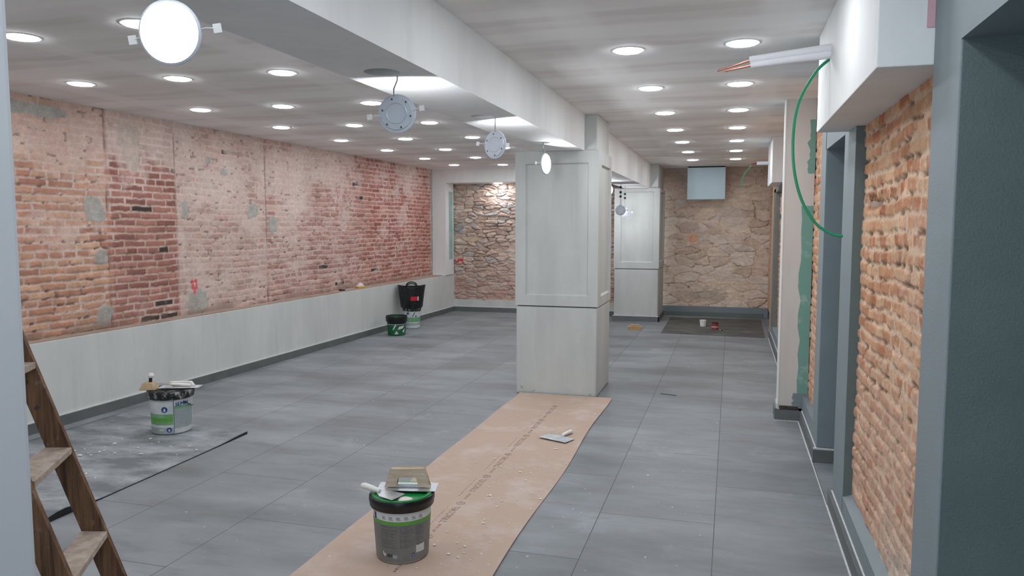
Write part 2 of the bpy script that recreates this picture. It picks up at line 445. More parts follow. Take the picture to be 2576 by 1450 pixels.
# ---- left wall: brick heightfield behind a rendered dado
struct(MB().box(XW - 0.24, XW - 0.045, 0.9, 13.2, 0, ZC).build('wall_left_backing', M['dado']))
U, V = grid(3.3, 12.46, 0.62, 2.53, 0.0085)
du, dv, r1, r2, r3 = brick_layout(U, V, 0.245, 0.0615, 11)
dist = np.minimum(du, dv)
ero = fbm(U * 9, V * 9, 31, 4); low = fbm(U * 1.6, V * 1.6, 41, 4)
z1 = sstep(5.24, 5.17, U); z2 = sstep(5.17, 5.22, U) * sstep(6.05, 5.99, U); z3 = sstep(5.99, 6.05, U) * sstep(7.5, 7.44, U)
z4 = sstep(7.44, 7.5, U) * sstep(10.3, 8.9, U); z5 = sstep(8.9, 10.3, U)
mid = fbm(U * 4, V * 5, 51, 4); hi = fbm(U * 13, V * 17, 52, 3)
wash = np.clip(z1 * (0.28 + 0.2 * sstep(1.0, 1.5, V)) + z2 * 0.16 + z3 * 0.66 + z4 * 0.52 + z5 * 0.24 + (low - 0.5) * 1.1 + (mid - 0.5) * 0.9, 0, 1)
wash = np.clip(wash + sstep(1.75, 2.3, V) * (0.55 * z1 + 0.75 * z2 + 0.3 * (z3 + z4) + 0.2 * z5) * (0.5 + low), 0, 1)
mw = 0.0045 + 0.008 * ero
brickm = sstep(mw - 0.004, mw + 0.005, dist)
brickm = brickm * (1 - 0.55 * sstep(0.6, 1.0, wash + (hi - 0.5) * 0.7))
flush = sstep(0.25, 0.6, wash + (ero - 0.5) * 0.8)
deep = sstep(0.66, 0.74, fbm(U * 16, V * 20, 61, 3)) * sstep(0.011, 0.005, dist) * (1 - 0.4 * z2)
H = brickm * (0.0045 + 0.006 * (r1 - 0.5) - 0.003 * sstep(0.6, 0.8, ero)) + (1 - brickm) * (0.003 * flush - 0.003 * (1 - flush))
H = H + 0.006 * (fbm(U * 3, V * 3, 71, 3) - 0.5) + 0.0035 * (fbm(U * 40, V * 40, 72, 2) - 0.5) + 0.004 * (hi - 0.5) - 0.013 * deep
H = H + z2 * 0.012
for s_ in (5.195, 6.02, 7.47): H -= 0.012 * np.exp(-((U - s_ - 0.01 * (fbm(V * 6, U * 0, 81, 2) - 0.5)) / 0.011) ** 2)
def zone_col(a, b, c):
    t = r2[..., None]; return np.where(t < 0.5, L(*a) + (L(*b) - L(*a)) * (t * 2), L(*b) + (L(*c) - L(*b)) * (t * 2 - 1))
k1 = zone_col((188, 128, 102), (206, 152, 120), (216, 170, 138))
k2 = zone_col((150, 92, 80), (172, 110, 94), (188, 128, 112))
k3 = zone_col((194, 152, 138), (206, 168, 154), (212, 180, 166))
k4 = zone_col((182, 126, 114), (204, 156, 144), (212, 174, 162))
k5 = zone_col((168, 92, 80), (188, 112, 98), (202, 138, 122))
bc = k1 * z1[..., None] + k2 * z2[..., None] + k3 * z3[..., None] + k4 * z4[..., None] + k5 * z5[..., None]
bc = bc * ((0.80 + 0.40 * fbm(U * 14, V * 14, 91, 3)) * (0.90 + 0.2 * r3))[..., None]
bc = lerp(bc, bc * np.array([1.0, 0.94, 0.82]), z1 * sstep(1.5, 1.0, V) * 0.6)
blk = ((r3 > 0.972) & (z2 > 0.5)) | ((r3 > 0.994) & (z1 < 0.5))
bc = np.where(blk[..., None], L(78, 66, 60), bc)
mc = lerp(np.broadcast_to(L(204, 172, 154), bc.shape), np.broadcast_to(L(222, 198, 186), bc.shape), np.clip(wash, 0, 1))
mc = mc * (0.85 + 0.3 * ero)[..., None]
Cl = lerp(mc, bc, brickm)
wc = lerp(np.broadcast_to(L(210, 180, 166), bc.shape), np.broadcast_to(L(222, 200, 190), bc.shape), fbm(U * 6, V * 6, 101, 3))
wc = np.where((z1 > 0.5)[..., None], wc * np.array([0.99, 0.88, 0.80]), wc)
smear = sstep(0.45, 0.9, wash + (fbm(U * 11, V * 13, 111, 4) - 0.5) * 1.1) * 0.58
Cl = lerp(Cl, wc, smear)
Cl = lerp(Cl, np.broadcast_to(L(118, 98, 90), bc.shape), deep * 0.6)
for s_ in (5.195, 6.02, 7.47):
    Cl = lerp(Cl, np.broadcast_to(L(96, 76, 68), bc.shape), 0.6 * np.exp(-((U - s_) / 0.008) ** 2) * sstep(0.35, 0.6, fbm(U * 2, V * 4, 83, 2)))
# cement patches and red sprayed marks (in the wall's own surface)
def blob(u, v, ru, rv, seed):
    a = np.maximum(np.abs(U - u) / ru, np.abs(V - v) / rv) * 0.5 + 0.5 * np.sqrt(((U - u) / ru) ** 2 + ((V - v) / rv) ** 2) + 1.0 * (fbm(U * 8, V * 8, seed, 4) - 0.5)
    return sstep(1.10, 0.86, a)
for (u, v, ru, rv) in ((5.07, 1.69, .10, .10), (6.14, 1.70, .055, .11), (7.22, 1.70, .095, .085), (7.60, 1.56, .09, .10), (6.27, 0.80, .17, .13), (5.12, 0.78, .08, .10), (5.1, 1.28, 0.07, 0.06), (6.5, 2.2, 0.05, 0.035), (6.75, 2.1, .06, .03), (5.45, 2.25, 0.12, 0.2), (12.38, 1.6, 0.05, 1.0), (4.5, 2.42, 0.3, 0.05)):
    b_ = blob(u, v, ru, rv, int(u * 100) % 97)
    Cl = lerp(Cl, np.broadcast_to(L(172, 172, 164) if u != 5.45 else L(196, 178, 164), bc.shape) * (0.8 + 0.4 * fbm(U * 15, V * 15, 121, 3))[..., None], b_ * 0.9); H = H * (1 - b_) + 0.009 * b_
b_ = blob(6.24, 0.955, 0.045, 0.08, 5) * sstep(0.45, 0.55, fbm(U * 30, V * 30, 66, 2)) * 0.85
Cl = lerp(Cl, np.broadcast_to(L(236, 60, 76), bc.shape), b_)
b_ = sstep(0.80, 0.70, V) * sstep(0.3, 0.6, fbm(U * 3, V * 9, 77, 3))
Cl = lerp(Cl, np.broadcast_to(L(150, 128, 114), bc.shape), b_ * 0.7)
gry = (Cl @ np.array([0.3, 0.55, 0.15]))[..., None]; Cl = gry + (Cl - gry) * 0.80; Cl = Cl * (0.92 + 0.16 * low)[..., None]
struct(heightfield('wall_left', (XW, 0, 0), U, V, (0, 1, 0), (0, 0, 1), (1, 0, 0), H, Cl, M['brick']))
struct(MB().box(XW - 0.045, XW, 0.9, 3.35, 0.6, ZC).build('wall_left_near', M['ledge']))

# dado (slightly skewed to the brick), ledge top, skirting
def xl(y): return -4.955 + 0.0175 * (y - 4.5)
def dado_slab(x_in, off, y0, y1, z0, z1, n=1):
    mb = MB()
    mb.hexa([(x_in, y0, z0), (xl(y0) + off, y0, z0), (xl(y1) + off, y1, z0), (x_in, y1, z0), (x_in, y0, z1), (xl(y0) + off, y0, z1), (xl(y1) + off, y1, z1), (x_in, y1, z1)])
    return mb
struct(dado_slab(XW - 0.2, 0, 0.9, YS + 0.1, 0, 0.672).build('wall_left_dado', M['dado'], bevel=0.006))
struct(dado_slab(XW - 0.2, -0.004, 0.9, 12.3, 0.672, 0.679).build('trim_1', M['ledge']))
struct(dado_slab(XW, 0.012, 0.9, YS, 0, 0.082).build('baseboard_left', M['skirt'], bevel=0.002))
struct(dado_slab(XW, 0.011, 0.9, YS, 0.082, 0.090).build('trim_2', M['bead']))

# ---- far left: pilaster, soffit, rubble stone
struct(MB().box(XW - 0.2, -4.80, 12.42, 12.8, 0.672, 2.29).build('pilaster', M['white_box'], bevel=0.004))
g = MB().box(-4.802, -4.796, 12.56, 12.74, 0.95, 2.14).build('trim_3', M['green_board_pale']); struct(g)
struct(MB().box(XW - 0.2, -1.66, 12.42, 13.2, 2.285, ZC).build('soffit', M['white_box'], bevel=0.003))

def rubble(U, V, cu, cv, seed, warp, wy):
    R = np.random.RandomState(seed); J = R.rand(128, 128, 2)
    u = U + warp * (fbm(U * 4, V * 5, seed + 1, 5, 0.6) - 0.5); v = V + warp * 0.6 * (fbm(U * 4 + 9, V * 6, seed + 2, 5, 0.62) - 0.5)
    x = u / cu; y = v / cv; xi = np.floor(x).astype(int); yi = np.floor(y).astype(int)
    F1 = np.full(x.shape, 9.0); F2 = F1.copy(); ID = np.zeros(x.shape, int)
    for i in (-1, 0, 1):
        for j in (-1, 0, 1):
            a = xi + i; b = yi + j; jt = J[a & 127, b & 127]
            sx = (a + 0.1 + 0.8 * jt[..., 0] - x) * cu; sy = (b + 0.1 + 0.8 * jt[..., 1] - y) * cv * wy
            d = np.sqrt(sx * sx + sy * sy); idn = (a & 127) * 128 + (b & 127)
            n = d < F1; F2 = np.where(n, F1, np.minimum(F2, d)); ID = np.where(n, idn, ID); F1 = np.where(n, d, F1)
    rr = R.rand(128 * 128, 4)
    return F2 - F1, rr[ID]
def stone_wall(name, x0, x1, y, z0, z1, seed, style):
    U, V = grid(x0, x1, z0, z1, 0.0085)
    if style == 'rough': e, rr = rubble(U, V, 0.20, 0.066, seed, 0.15, 2.7)
    else: e, rr = rubble(U, V, 0.32, 0.14, seed, 0.22, 1.9)
    fine = fbm(U * 16, V * 20, seed + 5, 4); low = fbm(U * 1.8, V * 2.2, seed + 6, 4); str_ = fbm(U * 5, V * 26, seed + 7, 3)
    cover = sstep(0.46, 0.66, low + (fine - 0.5) * 0.4)
    if style == 'rough':
        cover = np.clip(cover * 0.7 + sstep(1.0, 0.5, V) * 0.4 + sstep(-4.2, -4.6, U) * 0.35, 0, 1)
        amp = 0.040 * (1 - 0.75 * cover)
    else:
        cover = np.clip(cover * 0.8 + 0.1 + sstep(1.9, 2.2, V) * 0.5, 0, 1); amp = 0.020 * (1 - 0.6 * cover)
    st = sstep(0.004, 0.030 + 0.03 * fine, e)
    H = amp * (st * (0.35 + 0.9 * rr[..., 0]) + 0.6 * (rr[..., 1] - 0.5) * st)
    sel = sstep(0.50, 0.60, fbm(U * 5, V * 9, seed + 8, 4))
    crack = (1 - sstep(0.003, 0.013, e)) * sel * (1 - 0.5 * cover)
    H = H + 0.022 * (fine - 0.5) * (1 if style == 'rough' else 0.7) + (0.022 if style == 'rough' else 0.012) * (str_ - 0.5) - 0.016 * crack
    if style == 'rough': pal = [(206, 186, 172), (194, 172, 160), (214, 200, 186), (186, 164, 154), (200, 182, 174), (188, 186, 182)]
    else: pal = [(212, 188, 168), (204, 180, 160), (220, 202, 184), (214, 192, 178), (206, 192, 178), (198, 172, 150)]
    idx = (rr[..., 2] * len(pal)).astype(int); PC = np.array([L(*c) for c in pal])
    sc = PC[idx] * (0.76 + 0.48 * fine)[..., None]
    mcol = L(200, 176, 160) if style == 'rough' else L(212, 186, 162)
    mc = np.broadcast_to(mcol, sc.shape) * (0.75 + 0.45 * str_)[..., None]
    Cl = lerp(mc, sc, st * (1 - 0.65 * cover)) * (0.86 + 0.28 * low)[..., None]
    Cl = lerp(Cl, np.broadcast_to(L(100, 82, 72), sc.shape), crack * 0.75)
    def blob(u, v, ru, rv, s):
        a = np.sqrt(((U - u) / ru) ** 2 + ((V - v) / rv) ** 2) + 1.3 * (fbm(U * 9, V * 9, s, 4) - 0.5); return sstep(1.12, 0.86, a)
    if style == 'rough':
        t = sstep(0.85, 0.4, V) * sstep(0.3, 0.7, fbm(U * 3, V * 6, seed + 11, 3)); Cl = lerp(Cl, np.broadcast_to(L(170, 128, 118), sc.shape), t * 0.6)
        b_ = blob(-4.72, 0.92, 0.085, 0.045, 3) * sstep(0.45, 0.55, fbm(U * 28, V * 28, 4, 2)) * 0.85; Cl = lerp(Cl, np.broadcast_to(L(236, 60, 76), sc.shape), b_)
        b_ = blob(-4.42, 1.30, 0.19, 0.055, 8); Cl = lerp(Cl, np.broadcast_to(L(206, 186, 160), sc.shape), b_ * 0.8); H = H * (1 - b_) + 0.03 * b_
        b_ = blob(-4.72, 1.5, 0.1, 0.09, 9); Cl = lerp(Cl, np.broadcast_to(L(140, 150, 154), sc.shape), b_ * 0.6)
    else:
        b_ = blob(-0.615, 1.33, 0.085, 0.075, 3); Cl = lerp(Cl, np.broadcast_to(L(220, 158, 112), sc.shape), b_ * 0.8)
        b_ = blob(-0.72, 1.52, 0.17, 0.10, 6); Cl = lerp(Cl, np.broadcast_to(L(186, 160, 150), sc.shape), b_ * 0.7)
        b_ = blob(0.0, 1.7, 0.28, 0.2, 7); Cl = lerp(Cl, np.broadcast_to(L(196, 190, 180), sc.shape), b_ * 0.4)
        b_ = blob(-0.35, 0.36, 0.3, 0.12, 12); Cl = lerp(Cl, np.broadcast_to(L(168, 154, 138), sc.shape), b_ * 0.6)
        Cl = Cl * 1.12
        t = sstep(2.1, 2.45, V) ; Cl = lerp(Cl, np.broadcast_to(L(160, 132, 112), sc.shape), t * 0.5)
    if style == 'flat':
        gry = (Cl @ np.array([0.3, 0.55, 0.15]))[..., None]; Cl = gry + (Cl - gry) * 0.78
    struct(heightfield(name, (0, y, 0), U, V, (1, 0, 0), (0, 0, 1), (0, -1, 0), H, Cl, M['stone']))
stone_wall('wall_far_left', -4.99, -1.7, YS, 0.20, 2.30, 200, 'rough')
struct(MB().box(XW, -1.7, YS + 0.03, 13.2, 0, 2.3).build('wall_far_left_backing', M['cement']))
struct(MB().box(-4.84, -1.75, YS - 0.03, YS + 0.04, 0, 0.215).build('wall_far_left_plinth', M['cement'], bevel=0.004))
struct(MB().box(-4.84, -1.75, YS - 0.045, YS - 0.03, 0, 0.082).build('baseboard_far_left', M['skirt'], bevel=0.002))
struct(MB().box(-4.82, -1.75, YS - 0.044, YS - 0.03, 0.082, 0.092).build('trim_4', M['bead']))
# ---- far right
stone_wall('wall_far_right', -1.2, 0.75, YE, 0.12, 2.53, 300, 'flat')
struct(MB().box(-1.3, 0.9, YE + 0.03, YE + 0.25, 0, ZC).build('wall_far_right_backing', M['cement']))
struct(MB().box(-1.2, 0.62, YE - 0.06, YE + 0.04, 0, 0.165).build('wall_far_right_plinth', M['gdark'], bevel=0.006))
struct(MB().box(-1.10, 0.54, YE - 0.075, YE - 0.06, 0, 0.07).build('baseboard_far_right', M['gteal'], bevel=0.003))

# ---- beam with round cut-outs in its underside, hollow inside
BX0, BX1, BZ = -1.66, -1.26, 2.207
HOLES = [(-1.46, 1.72), (-1.46, 3.03), (-1.46, 4.42), (-1.48, 5.93)]
RH = 0.078
def plate(x0, x1, y0, y1, z, holes, r):
    mb = MB(); hs = sorted(holes, key=lambda h: h[1]); n = 32; ya = y0
    for (hx, hy) in hs:
        a, b = hy - 0.15, hy + 0.15
        mb.add([(x0, ya, z), (x1, ya, z), (x1, a, z), (x0, a, z)], [(0, 1, 2, 3)])
        ring = []; sq = []
        for i in range(n):
            t = 2 * math.pi * i / n + math.pi / 4
            ring.append((hx + r * math.cos(t), hy + r * math.sin(t), z))
            c, s = math.cos(t), math.sin(t); q = max(abs(c), abs(s)); c /= q; s /= q
            X = hx + (c * (x1 - hx) if c > 0 else c * (hx - x0)); sq.append((X, hy + s * 0.15, z))
        up = [(p[0], p[1], z + 0.03) for p in ring]
        mb.add(ring + sq + up, [(i, (i + 1) % n, n + (i + 1) % n, n + i) for i in range(n)] + [(i, (i + 1) % n, 2 * n + (i + 1) % n, 2 * n + i) for i in range(n)])
        ya = b
    mb.add([(x0, ya, z), (x1, ya, z), (x1, y1, z), (x0, y1, z)], [(0, 1, 2, 3)])
    return mb
bm_ = plate(BX0 + 0.013, BX1 - 0.013, 0.95, 6.66, BZ, HOLES, RH)
bm_.box(BX1 - 0.013, BX1, 0.95, 6.75, BZ, ZC).box(BX0, BX0 + 0.013, 0.95, 6.75, BZ, ZC)
beam = struct(bm_.build('beam', M['white']))
hv = MB()
for hx, hy in HOLES: hv.box(hx - 0.11, hx + 0.11, hy - 0.11, hy + 0.11, BZ + 0.05, BZ + 0.09)
hv.build('void_dark_plug', M['void'], beam)  # dark plates added above the holes, painting the dimness of the hollow beam
B2Z = 2.14
B2H = [(-1.53, 10.36), (-1.53, 10.90), (-1.54, 11.55)]
b2 = plate(BX0 + 0.013, BX1 - 0.013, 7.25, 13.2, B2Z, B2H, 0.07)
b2.box(BX1 - 0.013, BX1, 7.25, 13.3, B2Z, ZC).box(BX0, BX0 + 0.013, 7.25, 13.3, B2Z, ZC)
beam2 = struct(b2.build('beam', M['white']))
hv = MB()
for hx, hy in B2H: hv.box(hx - 0.10, hx + 0.10, hy - 0.11, hy + 0.11, B2Z + 0.05, B2Z + 0.09)
hv.build('void_dark_plug', M['void'], beam2)  # same dark plates for the far beam's unlit inside

# ---- column with recessed panels
def framed_face(mb, o, ud, vd, nd, w, h, pu0, pu1, pv0, pv1, depth):
    o, ud, vd, nd = map(Vector, (o, ud, vd, nd))
    P = lambda u, v, d=0: tuple(o + ud * u + vd * v - nd * d)
    A = [P(0, 0), P(w, 0), P(w, h), P(0, h)]; Bq = [P(pu0, pv0), P(pu1, pv0), P(pu1, pv1), P(pu0, pv1)]
    i = 0.012
    D = [P(pu0 + i, pv0 + i, depth), P(pu1 - i, pv0 + i, depth), P(pu1 - i, pv1 - i, depth), P(pu0 + i, pv1 - i, depth)]
    mb.add(A + Bq + D, [(k, (k + 1) % 4, 4 + (k + 1) % 4, 4 + k) for k in range(4)] + [(4 + k, 4 + (k + 1) % 4, 8 + (k + 1) % 4, 8 + k) for k in range(4)] + [(8, 9, 10, 11)])
def column(name, x0, x1, y0, y1, zc, ztop, front, side, neck, mats):
    mb = MB(); h = ztop - zc
    framed_face(mb, (x0, y0, zc), (1, 0, 0), (0, 0, 1), (0, -1, 0), x1 - x0, h, front[0] - x0, front[1] - x0, front[2] - zc, front[3] - zc, 0.022)
    framed_face(mb, (x1, y0, zc), (0, 1, 0), (0, 0, 1), (1, 0, 0), y1 - y0, h, side[0] - y0, side[1] - y0, side[2] - zc, side[3] - zc, 0.022)
    mb.add([(x0, y0, zc), (x0, y1, zc), (x0, y1, ztop), (x0, y0, ztop)], [(0, 1, 2, 3)])
    mb.add([(x0, y1, zc), (x1, y1, zc), (x1, y1, ztop), (x0, y1, ztop)], [(0, 1, 2, 3)])
    mb.add([(x0, y0, ztop), (x1, y0, ztop), (x1, y1, ztop), (x0, y1, ztop)], [(0, 1, 2, 3)])
    mb.add([(x0, y0, zc), (x1, y0, zc), (x1, y1, zc), (x0, y1, zc)], [(0, 1, 2, 3)])
    c = struct(mb.build(name, mats))
    c2 = MB().box(x0 + 0.006, x1 - 0.006, y0 + 0.006, y1 - 0.006, 0, zc - 0.008).build('plinth', mats, c, bevel=0.022, seg=3)
    MB().box(x0 + 0.02, x1 - 0.02, y0 + 0.02, y1 - 0.02, zc - 0.01, zc + 0.001).build('shadow_joint', M['dark'], c)
    if neck: MB().box(*neck, ztop, ZC).build('neck', mats, c, bevel=0.008)
    return c
column('column', -1.885, -1.125, 6.62, 7.36, 0.822, 2.205, (-1.79, -1.215, 0.917, 2.10), (6.78, 7.30, 0.905, 2.09), (-1.66, -1.15, 6.66, 7.33), M['cement'])
column('column', -1.82, -1.10, 12.22, 13.2, 0.853, 2.138, (-1.715, -1.19, 0.955, 2.085), (12.35, 13.1, 0.955, 2.085), (-1.66, -1.13, 12.26, 13.2), M['gskim'])
struct(MB().box(-1.83, -1.085, 12.20, 12.22, 0, 0.082).box(-1.10, -1.085, 12.20, 13.2, 0, 0.082).build('baseboard_far_column', M['skirt']))
struct(MB().box(-1.83, -1.09, 12.205, 12.222, 0.082, 0.092).build('trim_5', M['bead']))

# ---- entrance side: white wall beside the camera, closing wall of the left bay
struct(MB().box(-2.3, -1.158, -3, 1.0, 0, ZC).build('wall_entrance', M['corridor'], bevel=0.01))
struct(MB().box(XW - 0.2, -2.29, 0.8, 0.98, 0, ZC).build('wall_front', M['white']))

# ---- right wall: grey paint, niches with brick, passage openings
XB = XR + 0.045
T = 0.32   # wall thickness
def rw(name, y0, y1, z0, z1, m=None, x0=XR, x1=XR + T, **k):
    return struct(MB().box(x0, x1, y0, y1, z0, z1).build(name, m or M['gpaint'], **k))
rw('wall_right', 2.285, 2.57, 0, ZC, bevel=0.004)                       # pier beside the near doorway
rw('wall_right_header', -0.9, 2.285, 2.04, ZC)                          # over the near doorway
rw('wall_right_near', -3, -0.9, 0, ZC)
struct(MB().box(XR + T, 1.6, 2.285, 2.5, 0, ZC).build('wall_side_room', M['gteal']))
struct(MB().box(1.5, 1.6, -0.9, 2.3, 0, ZC).build('wall_side_room_end', M['gteal']))
struct(MB().box(XR + T, 1.6, -1.0, -0.9, 0, ZC).build('wall_side_room_near', M['gteal']))
struct(MB().box(XR + 0.004, XR + T, 2.279, 2.287, 0, 2.04).build('trim_6', M['gteal']))  # thin darker sheet paints the shade of the jamb facing the camera
rw('wall_right_stile', 4.03, 4.40, 0, ZC, bevel=0.003)                 # between niche and passage
struct(MB().box(XR, XR + 0.047, 2.55, 4.04, 0, 0.185).build('wall_right_sill', M['gpaint']))
# sloped sill top
struct(MB().add([(XR, 2.55, .185), (XR, 4.03, .185), (XB + 0.004, 4.03, .205), (XB + 0.004, 2.55, .205)], [(0, 1, 2, 3)]).build('trim_7', M['gpaint']))
struct(MB().box(XR + 0.001, XB + 0.02, 4.024, 4.032, 0.19, ZC).build('trim_8', M['gteal']))  # reveal facing away from the lamps, its shade painted as a darker sheet
struct(MB().box(XR + 0.06, XR + T, 2.55, 4.05, 0, ZC).build('wall_right_backing', M['ledge']))
# passage
rw('wall_right_lintel', 4.39, 5.25, 2.03, ZC)
rw('wall_right_jamb', 5.225, 5.495, 0, ZC, x1=XR + 0.7)
struct(MB().box(XR + 0.003, XR + 0.7, 5.219, 5.226, 0.1, 2.03).build('trim_9', M['gdark']))  # passage jamb shade painted on as a slightly darker sheet
struct(MB().box(XR + T, 1.4, 4.2, 4.40, 0, ZC).build('wall_passage', M['gdark']))
struct(MB().box(1.27, 1.4, 4.3, 5.4, 0, ZC).build('wall_passage_end', M['gdark']))
rw('wall_right_plinth', 5.495, 6.32, 0, 0.20, x1=XR + 0.05)
struct(MB().box(XR + 0.05, XR + T, 5.39, 6.4, 0, ZC).build('wall_right_backing_far', M['ledge']))
def right_brick(name, y0, y1, z0, z1, seed, step):
    U, V = grid(y0, y1, z0, z1, step)
    du, dv, r1, r2, r3 = brick_layout(U, V, 0.15, 0.066, seed, 1.5)
    dist = np.minimum(du, dv); ero = fbm(U * 10, V * 10, seed + 20, 4); low = fbm(U * 1.7, V * 1.7, seed + 30, 4)
    mw = 0.006 + 0.008 * ero; bmk = sstep(mw - 0.004, mw + 0.006, dist)
    flush = sstep(0.42, 0.6, low + (ero - 0.5) * 0.8)
    deep = sstep(0.56, 0.68, fbm(U * 14, V * 14, seed + 40, 3)) * sstep(0.012, 0.005, dist)
    H = bmk * (0.005 + 0.008 * (r1 - 0.5) - 0.005 * sstep(0.58, 0.8, ero)) + (1 - bmk) * (0.003 * flush - 0.002)
    H = H + 0.012 * (fbm(U * 3.5, V * 3.5, seed + 50, 3) - 0.5) + 0.005 * (fbm(U * 35, V * 35, seed + 51, 3) - 0.5) - 0.010 * deep
    t = r2[..., None]
    bc = np.where(t < .5, L(192, 136, 104) + (L(208, 158, 122) - L(192, 136, 104)) * t * 2, L(208, 158, 122) + (L(218, 178, 144) - L(208, 158, 122)) * (t * 2 - 1))
    bc = np.where((r3 > 0.9)[..., None], L(186, 120, 86), bc) * (0.8 + 0.4 * fbm(U * 15, V * 15, seed + 60, 3))[..., None]
    pinkz = sstep(1.15, 0.75, V + 0.3 * (low - 0.5)); bc = lerp(bc, np.broadcast_to(L(200, 158, 138), bc.shape), pinkz * 0.65)
    mc = np.broadcast_to(L(216, 188, 162), bc.shape) * (0.8 + 0.4 * ero)[..., None]
    Cl = lerp(mc, bc, bmk)
    sm = sstep(0.5, 0.8, low + (fbm(U * 12, V * 12, seed + 70, 4) - 0.5) * 0.7) * 0.55
    Cl = lerp(Cl, np.broadcast_to(L(214, 182, 158), bc.shape), sm)
    Cl = lerp(Cl, np.broadcast_to(L(120, 88, 68), bc.shape), deep * 0.75)
    wht = sstep(0.55, 0.25, V + 0.25 * (fbm(U * 4, V * 4, seed + 80, 3) - 0.5)) * sstep(3.5, 2.9, U); Cl = lerp(Cl, np.broadcast_to(L(212, 200, 188), bc.shape), wht * 0.7)
    dkr = sstep(0.05, 0.02, np.abs(V - 1.66 - 0.02 * (fbm(U * 5, V * 0, seed + 9, 2) - 0.5))) * sstep(3.2, 3.5, U) * sstep(0.4, 0.6, fbm(U * 6, V * 8, seed + 90, 3))
    Cl = lerp(Cl, np.broadcast_to(L(110, 66, 42), bc.shape), dkr * 0.7); H -= 0.014 * dkr
    struct(heightfield(name, (XB, 0, 0), U, V, (0, 1, 0), (0, 0, 1), (-1, 0, 0), H, Cl, M['brick']))
right_brick('wall_right_brick', 2.50, 4.035, 0.17, 2.10, 400, 0.0062)
right_brick('wall_right_brick_far', 5.36, 6.42, 0.17, 2.53, 430, 0.008)
# baseboards along the right wall
def bb(name, y0, y1, x=XR): struct(MB().box(x - 0.024, x, y0, y1, 0, 0.085).build(name, M['skirt'], bevel=0.002)); struct(MB().box(x - 0.007, x + 0.002, y0, y1, 0.085, 0.0895).box(x - 0.031, x - 0.024, y0, y1, 0, 0.003).build(name.replace('baseboard', 'trim'), M['bead']))
bb('baseboard_right', 1.0, 4.40); bb('baseboard_right_far', 5.225, 6.27); bb('baseboard_right_end', 6.5, 10.9, XR - 0.02)
struct(MB().box(XR - 0.024, XR + 0.6, 5.20, 5.225, 0, 0.085).build('baseboard_passage', M['skirt'], bevel=0.002))
struct(MB().box(XR - 0.02, XR + 0.6, 5.207, 5.226, 0.085, 0.094).build('trim_10', M['bead']))
struct(MB().box(0.538, 0.545, 1.0, 6.25, 0.0, 0.0015).build('trim_20', M['bead']))
# white boxed pillar with unpainted green board strip
struct(MB().box(0.39, XR + 0.04, 6.30, 6.46, 0.10, ZC).build('pillar', M['greige'], bevel=0.003))
struct(MB().box(0.385, 0.393, 6.296, 6.462, 0.1, ZC).build('trim_11', M['white_box']))
def jag(x0, x1, z0, z1, y, seed, n=14):
    rnd = random.Random(seed); pts = [(x1, z0), (x1, z1)]
    for i in range(n + 1):
        z = z1 + (z0 - z1) * i / n; pts.append((x0 + rnd.uniform(-0.012, 0.014), z))
    mb = MB(); k = len(pts)
    mb.add([(x, y, z) for x, z in pts] + [(x, y + 0.004, z) for x, z in pts], [tuple(range(k)), tuple(range(2 * k - 1, k - 1, -1))] + [(i, (i + 1) % k, k + (i + 1) % k, k + i) for i in range(k)])
    return mb
struct(jag(0.525, 0.606, 0.22, 1.70, 6.2975, 3).build('trim_12', M['green_board']))
struct(jag(0.560, 0.606, 1.95, 2.36, 6.2975, 5).build('trim_13', M['green_board']))
struct(MB().box(0.365, 0.55, 6.27, 6.30, 0, 0.085).box(0.365, 0.388, 6.27, 6.5, 0, 0.085).build('baseboard_pillar', M['skirt'], bevel=0.002))
struct(MB().box(0.362, 0.54, 6.262, 6.27, 0, 0.004).box(0.380, 0.392, 6.29, 6.47, 0.085, 0.13).build('trim_14', M['bead']))
struct(jag(0.50, 0.60, 0.10, 0.22, 6.292, 9, 6).build('trim_15', M['gdark']))
struct(MB().box(0.40, 0.54, 6.285, 6.31, 0.085, 0.115).build('trim_16', M['void'], bevel=0.008))
# ceiling boxes (bulkheads) on the right
bk = struct(MB().box(0.415, XR + 0.2, 2.572, 4.27, 2.03, ZC).build('bulkhead', M['white_box'], bevel=0.004))
MB().box(0.548, 0.5695, 2.568, 2.573, 2.14, ZC).build('board_edge', M['pink'], bk)
MB().add([(0.50, 2.5712, 2.29), (0.512, 2.5712, 2.305), (0.498, 2.5712, 2.36), (0.486, 2.5712, 2.39), (0.49, 2.5712, 2.33), (0.48, 2.5712, 2.31)], [(0, 1, 2, 3, 4, 5)]).build('grey_smear', M['gdark'], bk)
struct(MB().box(0.42, XR + 0.2, 8.91, 9.97, 2.025, ZC).build('bulkhead', M['white_box'], bevel=0.004))
# far niche beyond the pillar
struct(MB().box(0.56, XR + T, 6.46, 6.9, 0, ZC).build('wall_right_niche_side', M['gpaint']))
U_, V_ = None, None
right_brick('wall_right_brick_end', 6.85, 13.3, 0.17, 2.53, 460, 0.014)
struct(MB().box(XB + 0.03, XR + T, 6.9, 13.5, 0, ZC).build('wall_right_end', M['ledge']))
struct(MB().box(XR - 0.02, XB + 0.02, 6.46, 10.9, 0, 0.20).build('wall_right_end_plinth', M['gpaint'], bevel=0.004))
struct(MB().box(XR - 0.022, XB + 0.03, 10.92, 11.25, 0.0, ZC).build('trim_17', M['beige'], bevel=0.003))
struct(MB().box(XR - 0.02, XB + 0.03, 10.55, 10.92, 0.19, 2.03).build('trim_18', M['frame_metal'], bevel=0.003))
struct(MB().box(XR - 0.02, XB + 0.03, 8.6, 10.92, 1.98, 2.03).build('trim_19', M['frame_metal'], bevel=0.003))

